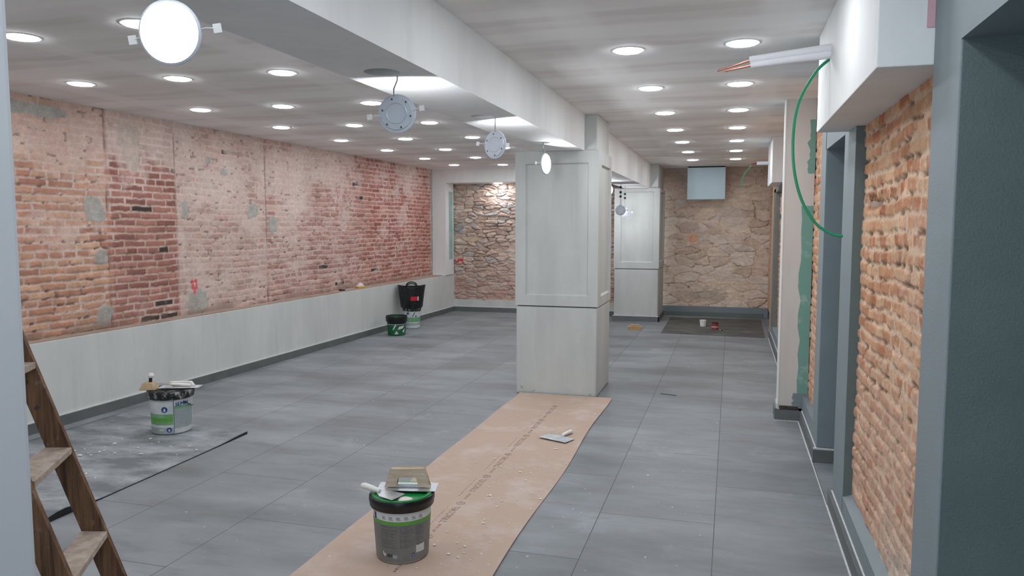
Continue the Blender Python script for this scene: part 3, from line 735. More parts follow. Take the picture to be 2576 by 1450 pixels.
# ================================================================== THINGS
# ---- recessed downlights
def make_downlight():
    t = thing('ceiling_downlight', '', 'ceiling light')
    MB().lathe([(0.076, 0.0), (0.077, -0.004), (0.087, -0.004), (0.089, 0.0)], 36).build('trim_ring', M['ring'], t, smooth=True)
    MB().lathe([(0.0755, -0.001), (0.0755, -0.006), (0.072, -0.009), (0.0, -0.010)], 22).build('diffuser', M['lamp'], t, smooth=True)  # lowered face and glowing side added to throw light onto the ceiling
    return t
ORD = ['nearest', 'second', 'third', 'fourth', 'fifth', 'sixth', 'seventh', 'eighth', 'ninth', 'tenth']
proto = None
rows = [('nearest the right wall', 0.035, [-.54, .67, 1.88, 3.09, 4.30, 5.51, 6.73, 7.93, 9.15, 10.37, 11.64], 4, 'row of downlights nearest the right wall'),
        ('just right of the long beam', -0.573, [-.54, .67, 1.88, 3.09, 4.30, 5.51, 6.74, 7.95, 9.13, 10.36, 11.63], 4, 'row of downlights just right of the long beam'),
        ('left of the beam', -2.765, [1.88, 3.09, 4.30, 5.54, 6.74, 7.98, 9.17, 10.37, 11.6], 2, 'row of downlights left of the beam'),
        ('in the middle of the left ceiling', -3.54, [1.9, 3.13, 4.28, 5.50, 6.72, 7.92, 9.16, 10.35, 11.70], 1, 'middle row of downlights on the left ceiling'),
        ('nearest the long brick wall', -4.31, [1.85, 3.05, 4.25, 5.47, 6.66, 7.86, 9.06, 10.32, 11.53], 2, 'row of downlights nearest the long brick wall')]
for nm, x, ys, first, grp in rows:
    for i, y in enumerate(ys):
        if proto is None: proto = o = make_downlight()
        else: o = copy_tree(proto)
        o.location = (x, y, ZC)
        if i < first: o['label'] = 'lit round downlight overhead beside the camera, row ' + nm; 
        else: o['label'] = 'lit ceiling downlight, %s in the row %s' % (ORD[i - first], nm)
        o['group'] = grp
o = copy_tree(proto); o.location = (-3.91, 12.63, 2.285); o['label'] = 'lit round downlight under the low soffit against the far stone wall'

# ---- loose panels hanging from the beam
def make_hanging(name_lab, pos, top, rz, tilt=0.0, roll=0.0, r=0.085, lit=True):
    """disc faces local -Y; pos = disc centre, top = where the cable leaves the beam"""
    t = thing('hanging_downlight', name_lab, 'hanging light', pos, group=None)
    m = Matrix.Rotation(rz, 4, 'Z') @ Matrix.Rotation(tilt, 4, 'X') @ Matrix.Rotation(roll, 4, 'Y') @ Matrix.Rotation(math.radians(90), 4, 'X')
    n = 40   # lathe axis local z -> after Rx(90) +z -> -y
    MB().lathe([(0.0, -0.012), (r * .50, -0.012), (r * .53, -0.0145), (r * .56, -0.012), (r * .84, -0.011), (r * .87, -0.004), (r, -0.003), (r, 0.003), (r * .93, 0.006)], n).xform(m).build('housing', M['back'], t, smooth=True)
    MB().lathe([(r * .90, 0.0068), (0.0, 0.0072)], 28).xform(m).build('diffuser', M['lamp2'], t)
    for s in (-1, 1):
        c = MB().tube([(s * r * .86, 0.0, -0.008), (s * r * 1.08, 0.004, -0.022), (s * r * 1.34, 0.0, -0.026)], 0.0016, 6)
        c.box(s * r * 1.40 - 0.011, s * r * 1.40 + 0.011, -0.012, 0.012, -0.029, -0.025).xform(m)
        c.build('spring_clip', M['ring'], t)  # steel clip coloured white to paint the light it reflects
    for k in range(6):
        a = math.radians(20 + 60 * k)
        MB().box(-0.003, 0.003, -0.004, 0.004, -0.014, -0.010).xform(m @ Matrix.Translation((r * .76 * math.cos(a), r * .76 * math.sin(a), 0))).build('screw', M['screw'], t)
    c0 = m @ Vector((0, 0, 0)) ; edge = m @ Vector((r * 0.25, r * 0.88, -0.012)) if abs(roll) < 9 else c0
    tl = Vector(top) - Vector(pos)
    a0 = m @ Vector((0, r * 0.90, -0.011))
    MB().tube([a0, a0 + Vector((0, 0, 0.03)), Vector((tl.x, tl.y, (tl.z + a0.z) / 2)), tl], 0.003, 8).build('cable', M['cable'], t)
    return t
H0 = BZ + 0.05
make_hanging('bright round panel light facing the camera on its wire, nearest the camera', (-1.455, 1.735, 2.064), (-1.42, 1.735, H0), math.radians(14), 0.10, -0.12)
make_hanging('unlit grey back of a round panel light hanging below the beam hole', (-1.435, 3.125, 2.043), (-1.43, 3.12, H0), math.radians(180 + 10), 0.02, 0.15)
make_hanging('pale blue back of a smaller looking round panel hanging midway along the beam', (-1.41, 4.50, 2.045), (-1.41, 4.497, H0), math.radians(180 - 22), 0.0, -0.1)
make_hanging('bright round panel seen edge on, hanging just before the concrete column', (-1.475, 6.09, 2.052), (-1.475, 6.00, H0), math.radians(76), 0.0, 0.0)
make_hanging('panel light hanging hidden behind the concrete column', (-1.645, 10.36, 2.03), (-1.60, 10.36, B2Z + 0.05), 0.0, 0.0, math.radians(90))
make_hanging('round panel back hanging low beside the concrete column edge, before the far column', (-1.535, 10.9, 1.765), (-1.535, 10.9, B2Z + 0.05), math.radians(180), 0.0, 0.0, 0.075)
make_hanging('faint pale panel hanging closest in front of the far column panel', (-1.56, 11.55, 1.745), (-1.56, 11.55, B2Z + 0.05), math.radians(180 + 12), 0.0, 0.0, 0.075)
for t_, zs in ((bpy.data.objects['hanging_downlight.005'], (0.18, 0.24, 0.31)), (bpy.data.objects['hanging_downlight.006'], (0.20, 0.26))):
    for z in zs: MB().box(-0.016, 0.014, -0.012, 0.012, z, z + 0.032).build('wire_connector', M['black'], t_, bevel=0.004)

# ---- buckets
def bucket_r(z, rb, rt, h): return rb + (rt - rb) * z / h
def wrap(pts_sz, rb, rt, h, a0, lift=0.0008):
    out = []
    for s, z in pts_sz:
        r = bucket_r(z, rb, rt, h) + lift; a = a0 + s / r
        out.append((r * math.cos(a), r * math.sin(a), z))
    return out
def decal(poly, args, a0, lift=0.0009):
    """flat polygon (s,z) wrapped on the pail wall"""
    bm = bmesh.new(); vs = [bm.verts.new((x, y, 0)) for x, y in poly]; bm.faces.new(vs)
    bmesh.ops.triangulate(bm, faces=bm.faces)
    for _ in range(6):
        ed = [e for e in bm.edges if e.calc_length() > 0.03]
        if not ed: break
        bmesh.ops.subdivide_edges(bm, edges=ed, cuts=1); bmesh.ops.triangulate(bm, faces=bm.faces)
    bm.verts.index_update(); p = wrap([(v.co.x, v.co.y) for v in bm.verts], *args, a0, lift)
    f = [tuple(v.index for v in fc.verts) for fc in bm.faces]; bm.free()
    return MB().add(p, f)
def rect(s0, s1, z0, z1): return [(s0, z0), (s1, z0), (s1, z1), (s0, z1)]
def sleeve(args, a0, a1, z0, z1, lift=0.0005, n=28):
    mb = MB(); vs = []; fs = []
    for i in range(n + 1):
        a = a0 + (a1 - a0) * i / n
        for z in (z0, z1):
            r = bucket_r(z, *args) + lift; vs.append((r * math.cos(a), r * math.sin(a), z))
    for i in range(n): fs.append((2 * i, 2 * i + 2, 2 * i + 3, 2 * i + 1))
    return mb.add(vs, fs)
def text_mesh(s, size):
    cu = bpy.data.curves.new('t', 'FONT'); cu.body = s; cu.size = size; cu.align_x = 'CENTER'; cu.resolution_u = 3
    ob = bpy.data.objects.new('t', cu); COL.objects.link(ob)
    bpy.context.view_layer.update()
    me = bpy.data.meshes.new_from_object(ob.evaluated_get(bpy.context.evaluated_depsgraph_get()))
    v = [tuple(p.co) for p in me.vertices]; f = [tuple(p.vertices) for p in me.polygons]
    bpy.data.objects.remove(ob); bpy.data.curves.remove(cu); bpy.data.meshes.remove(me)
    return v, f
def text_decal(s, size, args, a0, z, slant=0.0, bold=0.0, sc=0.0):
    v, f = text_mesh(s, size)
    mb = MB()
    for d in ((0, 0), (bold, 0), (-bold, 0)) if bold else ((0, 0),):
        mb.add(wrap([(x + d[0] + slant * y, y + z + sc * x) for x, y, _ in v], *args, a0, 0.0011), f)
    return mb
def facing(x, y): return math.atan2(-y, -x)     # angle of the side that faces the camera
def pail(name, label, x, y, rb, rt, h, body, rim_z0, rim_r, rim_m, lid_m=None, rz=0.0, rimtop=None):
    t = thing(name, label, 'bucket', (x, y, 0))
    MB().lathe([(0, 0.002), (rb - 0.006, 0.002), (rb, 0.008), (rt, h), (rt - 0.004, h), (rb - 0.005, 0.012), (0, 0.012)], 48).build('body', body, t, smooth=True)
    zt = rimtop or h + 0.012
    MB().lathe([(bucket_r(rim_z0, rb, rt, h) + 0.0006, rim_z0 + 0.004), (rim_r - 0.003, rim_z0), (rim_r, rim_z0 + 0.006), (rim_r, rim_z0 + 0.022), (rim_r + 0.003, rim_z0 + 0.026), (rim_r + 0.003, zt - 0.008), (rim_r, zt), (rim_r - 0.012, zt), (rim_r - 0.014, zt - 0.010)], 56).build('rim', rim_m, t, smooth=True)
    if lid_m:
        MB().lathe([(0, zt - 0.008), (rim_r - 0.030, zt - 0.008), (rim_r - 0.026, zt + 0.003), (rim_r - 0.010, zt + 0.004), (rim_r - 0.008, zt - 0.004)], 56).build('lid', lid_m, t, smooth=True)
    return t
# near bucket
NBX, NBY = -1.455, 3.17
A = (0.121, 0.139, 0.285)
nb = pail('plaster_bucket', 'white and grey plaster bucket with green lid standing on the brown cardboard', NBX, NBY, *A, M['pail'], 0.248, 0.150, M['black'], M['lidgreen'], rimtop=0.298)
fa = facing(NBX, NBY)
sl = sleeve(A, fa - 1.75, fa + 1.75, 0.0085, 0.187).build('label', M['label_grey'], nb, smooth=True)
sleeve(A, fa - 1.75, fa + 1.75, 0.187, 0.205, 0.0006).build('green_stripe', M['lime'], sl, smooth=True)
mb = MB(); rnd = random.Random(4)
for s0, s1 in ((-0.105, -0.022), (-0.012, 0.055), (0.062, 0.11)):
    z = 0.180
    while z > 0.075:
        e = s1 - rnd.uniform(0, 0.03); mb_ = decal(rect(s0, e, z, z + 0.0022), A, fa); mb.add(mb_.v, mb_.f); z -= rnd.choice((0.0055, 0.0055, 0.0055, 0.010))
mb.build('fine_print', M['inkfaint'], sl)
mb = MB()
for i in range(6):
    for j in range(3):
        d = decal(rect(-0.10 + i * 0.036, -0.10 + i * 0.036 + 0.017 + 0.005 * (j == 0), 0.213 + j * 0.0055, 0.215 + j * 0.0055), A, fa); mb.add(d.v, d.f)
mb.build('column_headings', M['inkfaint'], sl)
decal(rect(0.064, 0.112, 0.048, 0.085), A, fa).build('white_sticker', M['inkwhite'], sl)
mb = decal(rect(0.042, 0.055, 0.034, 0.050), A, fa); mb.build('blue_symbol', M['blue'], sl)
decal([(0.0465, 0.037), (0.0505, 0.037), (0.0505, 0.044), (0.0485, 0.047), (0.0465, 0.044)], A, fa, 0.0013).build('white_symbol', M['inkwhite'], sl)
mb = MB()
for s0, s1, z0, z1 in ((-0.072, -0.066, 0.034, 0.048), (-0.063, -0.058, 0.034, 0.050), (-0.054, -0.049, 0.036, 0.048)):
    d = decal(rect(s0, s1, z0, z1), A, fa); mb.add(d.v, d.f)
mb.build('black_symbols', M['black'], sl)
mb = MB()
for s0, s1, z0, z1 in ((-0.092, -0.082, 0.036, 0.050), (-0.098, -0.093, 0.042, 0.06)):
    d = decal(rect(s0, s1, z0, z1), A, fa); mb.add(d.v, d.f)
mb.build('white_symbols', M['inkwhite'], sl)
decal(rect(-0.045, -0.025, 0.030, 0.046), A, fa).build('pale_symbol', M['label_pale'], sl)
d = sleeve(A, fa + 1.02, fa + 1.18, 0.2, 0.24, 0.0009, 4); d = sleeve(A, fa - 1.18, fa - 1.05, 0.205, 0.235, 0.0009, 4); d.build('blue_mark', M['blue'], nb)
# lid top of near bucket
LZ = 0.2985 - 0.008
lump = MB().lathe([(0.0, 0.0075), (0.010, 0.007), (0.017, 0.004), (0.021, 0.0)], 18)
lump.v = [(x * 1.0 + 0.003 * math.sin(7 * y * 100), y * 0.9, z) for x, y, z in lump.v]
lump.v = [(x * 1.75, y * 1.75, z * 1.2) for x, y, z in lump.v]
lump.xform(Matrix.Translation((0.050, -0.072, LZ + 0.001))).build('plaster_spot', M['plasterlump'], nb, smooth=True)

# trowels and knives
def finishing_trowel(label, loc, rz, L_=0.28, W_=0.115, blade=None, grip=None, tilt=0.0):
    t = thing('finishing_trowel', label, 'trowel', loc, rz)
    t.rotation_euler = (tilt, 0, rz)
    MB().box(-L_ / 2, L_ / 2, -W_ / 2, W_ / 2, 0.0, 0.0022).build('blade', blade or M['steel'], t)
    MB().box(-0.075, 0.075, -0.012, 0.012, 0.0022, 0.012).build('tang', M['steel_dust'], t, bevel=0.003)
    prof = [(-0.100, 0.010), (-0.078, 0.086), (0.078, 0.090), (0.102, 0.010), (0.058, 0.012), (0.050, 0.050), (0.038, 0.060), (-0.036, 0.058), (-0.050, 0.046), (-0.056, 0.012)]
    mb = MB(); k = len(prof)
    mb.add([(x, -0.017, z) for x, z in prof] + [(x, 0.017, z) for x, z in prof], [tuple(range(k)), tuple(range(2 * k - 1, k - 1, -1))] + [(i, (i + 1) % k, k + (i + 1) % k, k + i) for i in range(k)])
    mb.build('handle', grip or M['woodgrip'], t, smooth=True, bevel=0.006, seg=3)
    return t
finishing_trowel('steel finishing trowel with wooden loop handle lying on the green bucket lid', (NBX + 0.005, NBY + 0.055, 0.3085), math.radians(13.5))
def putty_knife(label, loc, rot, bw=0.09, bl=0.10, hl=0.12, bm_=None, hm=None, shoulder=0.02, wide=False):
    t = thing('putty_knife', label, 'putty knife', loc); t.rotation_euler = rot
    MB().prism([(-shoulder, -0.012), (-shoulder, 0.012), (0.0, bw * 0.49), (bl, bw / 2), (bl, -bw / 2), (0.0, -bw * 0.49)] if wide else [(-shoulder, -0.012), (-shoulder, 0.012), (0.02, bw * 0.42), (bl, bw / 2), (bl, -bw / 2), (0.02, -bw * 0.42)], 0.0, 0.0016).build('blade', bm_ or M['steel'], t)
    pts = [(-0.012, 0, 0.004), (-0.03, 0, 0.007), (-hl * .6, 0, 0.010), (-hl, 0, 0.012), (-hl - 0.012, 0, 0.012)]
    h = MB().tube(pts, [0.009, 0.012, 0.0135, 0.0145, 0.010], 14); h.v = [(x, y * 1.15, z * 1.0) for x, y, z in h.v]
    h.build('handle', hm or M['grip_white'], t, smooth=True)
    return t
putty_knife('small putty knife with pale handle overhanging the left of the green bucket lid', (NBX - 0.075, NBY - 0.062, 0.3135), (0, 0.03, math.radians(-14)), 0.095, 0.10, 0.105)
putty_knife('plaster caked wide putty knife lying flat on the brown cardboard', (-1.158, 5.292, 0.0125), (0, -0.02, math.radians(248)), 0.236, 0.122, 0.125, M['steel_dust'], M['grip_white'], 0.012, True)

# ---- cardboard runner with printed line
cx0, cx1, cy0, cy1 = -1.842, -0.975, 2.45, 6.60
nx, ny = 14, 80; vs = []
rnd = random.Random(2)
for j in range(ny + 1):
    for i in range(nx + 1):
        y = cy0 + (cy1 - cy0) * j / ny; x = cx0 + (cx1 - cx0) * i / nx
        e = abs(2 * i / nx - 1)
        x += 0.010 * math.sin(y * 3.1) * (i == nx) + 0.004 * math.sin(y * 5) * (i == 0)
        x += (-0.03 * (cy1 - y) / 4.7 * 0 + 0.022 * (y - 3) / 3.6 * (-1 if i == nx else 0) )
        z = 0.0045 + 0.004 * (0.5 + 0.5 * math.sin(y * 2.3 + 1.0)) * e ** 4 + 0.012 * max(0, (y - 6.4) / 0.2) ** 2
        vs.append((x, y, z))
fs = [(j * (nx + 1) + i, j * (nx + 1) + i + 1, (j + 1) * (nx + 1) + i + 1, (j + 1) * (nx + 1) + i) for j in range(ny) for i in range(nx)]
card = thing('cardboard_runner', 'long brown cardboard floor protection sheet running up to the concrete column', 'cardboard', (0, 0, 0))
tv, tf = text_mesh('TRICOEL', 0.052)
PX = -1.415
y = 2.75
prints = MB()
while y < 6.2:
    R90 = lambda px, py, yy: (PX - py, yy + px, 0.0052)
    prints.add([R90(p[0] * 1.15, p[1] - 0.018, y) for p in tv], tf)
    # round mark after the word
    n = 20
    for r0, r1 in ((0.020, 0.025), (0.008, 0.012)):
        q = [(PX + r * math.cos(2 * math.pi * i / n), y + 0.165 + r * math.sin(2 * math.pi * i / n), 0.0052) for i in range(n) for r in (r0, r1)]
        prints.add(q, [(2 * i, 2 * i + 1, 2 * ((i + 1) % n) + 1, 2 * ((i + 1) % n)) for i in range(n)])
    for k in range(5):
        a = y - 0.235 + k * 0.020; wd = rnd.uniform(0.007, 0.013)
        prints.add([(PX - 0.006, a, 0.0052), (PX + 0.008, a, 0.0052), (PX + 0.008, a + wd, 0.0052), (PX - 0.006, a + wd, 0.0052)], [(0, 1, 2, 3)])
    for k in range(10):
        a = y - 0.20 + k * 0.032; wd = rnd.uniform(0.010, 0.024)
        prints.add([(PX - 0.050, a, 0.0052), (PX - 0.047, a, 0.0052), (PX - 0.047, a + wd, 0.0052), (PX - 0.050, a + wd, 0.0052)], [(0, 1, 2, 3)])
    y += 0.47
nf = len(fs)
sh = MB().add(vs, fs); sh.add(prints.v, prints.f)
sh = sh.build('sheet', M['card'], card)
sh.data.materials.append(M['inkbrown'])
for p in list(sh.data.polygons)[nf:]: p.material_index = 1
for p in list(sh.data.polygons): 
    if p.normal.z < 0: p.flip()
sm = sh.modifiers.new('thick', 'SOLIDIFY'); sm.thickness = 0.0025; sm.offset = -1.0

# ---- left mat, with one edge curling up
mt = thing('floor_mat', 'dusty dark grey protective mat with curled edge by the left wall', 'mat', (0, 0, 0))
P00, P10, P11, P01 = (-3.39, 2.85), (-3.43, 4.75), (-4.80, 5.0), (-4.86, 2.95)
n1, n2 = 36, 22; vs = []
for i in range(n1 + 1):
    for j in range(n2 + 1):
        s, t_ = i / n1, j / n2
        a = Vector(P00).lerp(Vector(P10), s); b = Vector(P01).lerp(Vector(P11), s); p = a.lerp(b, t_)
        z = 0.004 + 0.035 * math.exp(-((s - 0.135) / 0.075) ** 2) * math.exp(-(t_ / 0.16) ** 2) + 0.014 * math.exp(-((s - 1.0) / 0.13) ** 2) * math.exp(-(t_ / 0.12) ** 2) + 0.003 * math.sin(7 * s) * math.sin(5 * t_) ** 2
        vs.append((p.x, p.y, z))
fs = [(i * (n2 + 1) + j, (i + 1) * (n2 + 1) + j, (i + 1) * (n2 + 1) + j + 1, i * (n2 + 1) + j + 1) for i in range(n1) for j in range(n2)]
ms = MB().add(vs, fs).build('sheet', M['mat_grey'], mt, smooth=True)
sm = ms.modifiers.new('thick', 'SOLIDIFY'); sm.thickness = 0.006; sm.offset = 0.0
eg = MB()
for i in range(n1):
    a = Vector(vs[i * (n2 + 1)]); b = Vector(vs[(i + 1) * (n2 + 1)])
    dz = lambda q: max(0.0, q.z - 0.003)
    eg.add([(a.x + .004, a.y, a.z + .002), (b.x + .004, b.y, b.z + .002), (b.x + .004, b.y, 0.0005), (a.x + .004, a.y, 0.0005)], [(0, 1, 2, 3)])
eg.build('edge_skirt', M['black'], mt)  # black skirt from the mat's near edge down to the floor

# ---- bucket on the mat with tools
SX, SY = -4.02, 4.66
A2 = (0.140, 0.150, 0.30)
sb = pail('plaster_bucket', 'splashed white plaster bucket with green print standing on the grey mat', SX, SY, *A2, M['pail_dust'], 0.262, 0.163, M['black_dust'], M['black_dust'], rimtop=0.318)
sb.location.z = 0.008
nb.location.z = 0.0052
f2 = facing(SX, SY)
sleeve(A2, f2 + 0.12, f2 + 1.35, 0.045, 0.195).build('label', M['label_pale'], sb, smooth=True)
sleeve(A2, f2 + 0.12, f2 + 1.2, 0.192, 0.212, 0.0006, 12).build('green_heading', M['palegreen'], sb)
sleeve(A2, f2 - 1.35, f2 + 0.06, 0.075, 0.155, 0.0006).build('green_band', M['palegreen'], sb, smooth=True)
sleeve(A2, f2 - 1.25, f2 + 0.06, 0.098, 0.128, 0.0009).build('lime_band', M['lime'], sb, smooth=True)
sleeve(A2, f2 - 1.35, f2 + 0.06, 0.009, 0.055, 0.0006).build('grey_band', M['label_pale'], sb, smooth=True)
sleeve(A2, f2 + 0.085, f2 + 0.115, 0.01, 0.26, 0.0008, 2).build('seam', M['inkfaint'], sb)
text_decal('SEMIN', 0.038, A2, f2 + 0.52, 0.214, 0.12, 0.0015, 0.05).build('lettering', M['blue'], sb)
def disc_decal(args, a0, s, z, r, mat_, parent, name, inner=None):
    p = [(s + r * math.cos(2 * math.pi * i / 20), z + r * math.sin(2 * math.pi * i / 20)) for i in range(20)]
    decal(p, args, a0, 0.0012).build(name, mat_, parent)
    if inner: decal([(s - r * .35, z - r * .6), (s + r * .35, z - r * .6), (s + r * .35, z), (s, z + r * .55), (s - r * .35, z)], args, a0, 0.0016).build('white_drop', inner, parent)
disc_decal(A2, f2 - 0.33, 0, 0.190, 0.022, M['blue'], sb, 'round_symbol', M['inkwhite'])
disc_decal(A2, f2 - 0.14, 0, 0.037, 0.018, M['blue'], sb, 'round_symbol', M['inkwhite'])
decal(rect(-0.03, 0.0, 0.03, 0.046), A2, f2 - 0.42).build('white_panel', M['inkwhite'], sb)
# bail handle lying against the side
pts = [(0.158 * math.cos(f2 + q), 0.158 * math.sin(f2 + q), 0.245 - 0.055 * math.sin((q - 0.55) / 0.75 * math.pi / 2)) for q in np.linspace(0.55, 1.30, 9)]
MB().tube(pts, 0.003, 8).build('bail_handle', M['black'], sb, smooth=True)
finishing_trowel('plaster caked trowel with white handle across the splashed bucket on the mat', (SX + 0.05, SY + 0.045, 0.3345), math.radians(20), 0.30, 0.11, M['steel_dust'], M['grip_white']).scale = (1, 1, 0.42)
putty_knife('white handled putty knife pointing right on top of the splashed bucket', (SX + 0.05, SY - 0.07, 0.372), (0, -0.10, math.radians(194)), 0.06, 0.09, 0.15, M['steel'], M['grip_white'])
ft = thing('hand_float', 'small brown wooden float with white knob on the splashed bucket', 'float', (SX - 0.118, SY - 0.085, 0.3315), math.radians(20))
MB().hexa([(-.06, -.05, 0), (.06, -.05, 0), (.06, .05, 0), (-.06, .05, 0), (-.035, -.035, .055), (.035, -.035, .055), (.035, .035, .055), (-.035, .035, .055)]).build('block', M['tan'], ft, bevel=0.008)
MB().tube([(0.01, 0, .05), (0.012, 0, .075), (0.014, 0, .09)], [.012, .012, .013], 12).build('ferrule', M['black'], ft, smooth=True)
MB().lathe([(0, .085), (.016, .088), (.022, .103), (.016, .120), (0, .124)], 16).xform(Matrix.Translation((0.016, 0, 0))).build('knob', M['grip_white'], ft, smooth=True)

# ---- far buckets
GX, GY = -4.53, 9.76
A3 = (0.125, 0.140, 0.262)
gb = pail('green_bucket', 'green bucket with black rim and white logo on the floor by the left wall', GX, GY, *A3, M['bucketgreen'], 0.196, 0.150, M['black'], None, rimtop=0.275)
f3 = facing(GX, GY)
sleeve(A3, f3 - 1.5, f3 + 1.5, 0.164, 0.196, 0.0006).build('dark_band', M['black'], gb, smooth=True)
sleeve(A3, f3 - 1.3, f3 + 1.4, 0.157, 0.163, 0.0010).build('pale_line', M['inkwhite'], gb, smooth=True)
k_ = 0.27 / 372.0
def gp(*pts): return [((x - 725) * k_, (1265 - y) * k_ + 0.012) for x, y in pts]
mb = MB()
for poly in (gp((640, 1168), (668, 1160), (722, 1068), (692, 1066)), gp((745, 1160), (775, 1100), (888, 1086), (880, 1112), (850, 1140), (780, 1158)), gp((680, 1250), (722, 1182), (762, 1248)), gp((842, 1195), (900, 1145), (905, 1170), (880, 1232))):
    d = decal(poly, A3, f3); mb.add(d.v, d.f)
mb.build('logo', M['inkwhite'], gb)
S2X, S2Y = -4.62, 10.50
A4 = (0.122, 0.130, 0.275)
s2 = pail('plaster_bucket', 'white plaster bucket with green lid beneath the black rubber basket', S2X, S2Y, *A4, M['pail_dust'], 0.262, 0.140, M['black_dust'], M['lidgreen'], rimtop=0.308)
f4 = facing(S2X, S2Y)
sleeve(A4, f4 - 1.5, f4 + 1.5, 0.10, 0.17, 0.0006).build('green_band', M['palegreen'], s2, smooth=True)
sleeve(A4, f4 - 1.5, f4 + 1.5, 0.05, 0.085, 0.0006).build('blue_grey_band', M['label_pale'], s2, smooth=True)
decal(rect(-0.07, -0.03, 0.215, 0.245), A4, f4 - 0.1).build('blue_mark', M['blue'], s2)
decal([(0.0, 0.18), (0.012, 0.18), (0.052, 0.245), (0.04, 0.25)], A4, f4 + 0.0).build('dark_mark', M['ink'], s2)
decal(rect(0.035, 0.055, 0.175, 0.2), A4, f4 + 0.15).build('blue_symbol', M['blue'], s2)
# black rubber basket, flattened top with two loops
rb = thing('rubber_basket', 'black rubber builder basket with red tag stacked on the far white bucket', 'basket', (S2X, S2Y, 0.313), f4 + math.pi / 2)
n = 44; prof = [(0.0, 0.0), (0.156, 0.0), (0.164, 0.01), (0.177, 0.14), (0.188, 0.25), (0.196, 0.315), (0.201, 0.317), (0.199, 0.325), (0.190, 0.322), (0.168, 0.14), (0.152, 0.02), (0.0, 0.018)]
mb = MB().lathe(prof, n)
vv = []
for x, y_, z in mb.v:
    a = math.atan2(y_, x); k = z / 0.32
    dip = -0.018 * (math.cos(2 * a) * 0.5 - 0.5) * 0
    vv.append((x * (1 + 0.06 * k), y_ * (1 - 0.10 * k), z + 0.012 * math.cos(2 * a) * k + 0.003 * math.sin(5 * a) * k))
mb.v = vv; mb.build('body', M['black_scuff'], rb, smooth=True)
for s in (-1, 1):
    pts = catmull([(-0.085, s * 0.168, 0.31), (-0.06, s * 0.165, 0.352), (0, s * 0.160, 0.372), (0.06, s * 0.165, 0.352), (0.085, s * 0.168, 0.31)], 6)
    MB().tube(pts, 0.0095, 10).build('handle', M['black'], rb, smooth=True)
mb = MB()
for s0, s1, nm, mm in ((-0.015, 0.085, 'red_tag', M['red']), (0.086, 0.104, 'tag_end', M['inkwhite'])):
    vs = []
    for i in range(7):
        x = s0 + (s1 - s0) * i / 6
        for z in (0.115, 0.175):
            k = z / 0.32; r = 0.165 + (0.196 - 0.165) * k + 0.004
            yy = -math.sqrt(max(1e-6, r * r - (x / (1 + .06 * k)) ** 2)) * (1 - 0.10 * k) - 0.002
            vs.append((x, yy, z))
    MB().add(vs, [(2 * i, 2 * i + 2, 2 * i + 3, 2 * i + 1) for i in range(6)]).build(nm, mm, rb)

# ---- items on the ledge
sp = thing('scrubbing_brush', 'yellow block brush with white bristles sitting on the dado ledge', 'brush', (-4.93, 9.45, 0.679), math.radians(70))
MB().box(-0.07, 0.07, -0.035, 0.035, 0, 0.028).build('block', M['yellow'], sp, bevel=0.005)
MB().hexa([(-.055, -.028, .028), (.055, -.028, .028), (.055, .028, .028), (-.055, .028, .028), (-.012, -.014, .075), (.018, -.014, .075), (.018, .014, .075), (-.012, .014, .075)]).build('bristles', M['plasterlump'], sp, bevel=0.004)
putty_knife('dark little spatula lying on the dado ledge left of the yellow brush', (-4.94, 9.05, 0.681), (0, 0, math.radians(75)), 0.05, 0.08, 0.10, M['steel_dust'], M['black'])
# ---- yellow sponge float on the far floor
sf = thing('sponge_float', 'yellow sponge float lying on the floor before the far column', 'float', (-1.36, 11.30, 0.0), math.radians(8))
MB().box(-0.095, 0.095, -0.055, 0.055, 0, 0.03).build('sponge', M['yellow'], sf, bevel=0.006)
MB().box(-0.10, 0.10, -0.06, 0.06, 0.03, 0.040).build('board', M['tan'], sf, bevel=0.003)
MB().box(-0.07, 0.07, -0.018, 0.018, 0.040, 0.068).build('grip', M['tan'], sf, bevel=0.008)
# ---- far right mat with can and cup
m2 = thing('floor_mat', 'worn dark mat on the floor below the far right stone wall', 'mat', (0, 0, 0))
MB().prism([(-0.94, 10.98), (0.48, 10.88), (0.50, 12.95), (-0.95, 12.9)], 0.001, 0.006).build('sheet', M['mat_dark'], m2)
MB().box(-0.945, 0.482, 10.905, 10.985, 0.0005, 0.004).xform(Matrix.Identity(4)).build('shadow_edge', M['black'], m2) if False else None
ca = thing('red_can', 'small dull red can standing on the far dark mat', 'can', (-0.20, 11.55, 0.006))
MB().lathe([(0, 0), (.050, 0), (.052, .004), (.050, .012), (.050, .072), (.046, .082), (.052, .090), (.052, .098), (0, .098)], 28).build('body', M['redcan'], ca, smooth=True)
MB().lathe([(.0505, .030), (.0515, .032), (.0515, .046), (.0505, .048)], 28).build('pale_band', M['pink'], ca)
MB().lathe([(0, .099), (.040, .099), (.043, .106), (.046, .100)], 28).build('lid', M['black'], ca, smooth=True)
cp = thing('white_tub', 'small white plastic tub on the far mat left of the red can', 'tub', (-0.385, 11.86, 0.006))
MB().lathe([(0, 0), (.042, 0), (.050, .088), (.053, .090), (.053, .095), (.047, .095), (.039, .006), (0, .006)], 26).build('cup', M['ring'], cp, smooth=True)
bl_ = thing('plaster_dab_knife', 'little scraper lying flat beside the red can', 'scraper', (-0.11, 11.50, 0.007), math.radians(100)) 
MB().prism([(-0.03, -.02), (0.03, -.03), (.03, .03), (-.03, .02)], 0, 0.002).build('blade', M['steel_dust'], bl_)
MB().tube([(-.03, 0, .006), (-.09, 0, .008)], .008, 10).build('handle', M['black'], bl_)
bl_.name = 'paint_scraper'

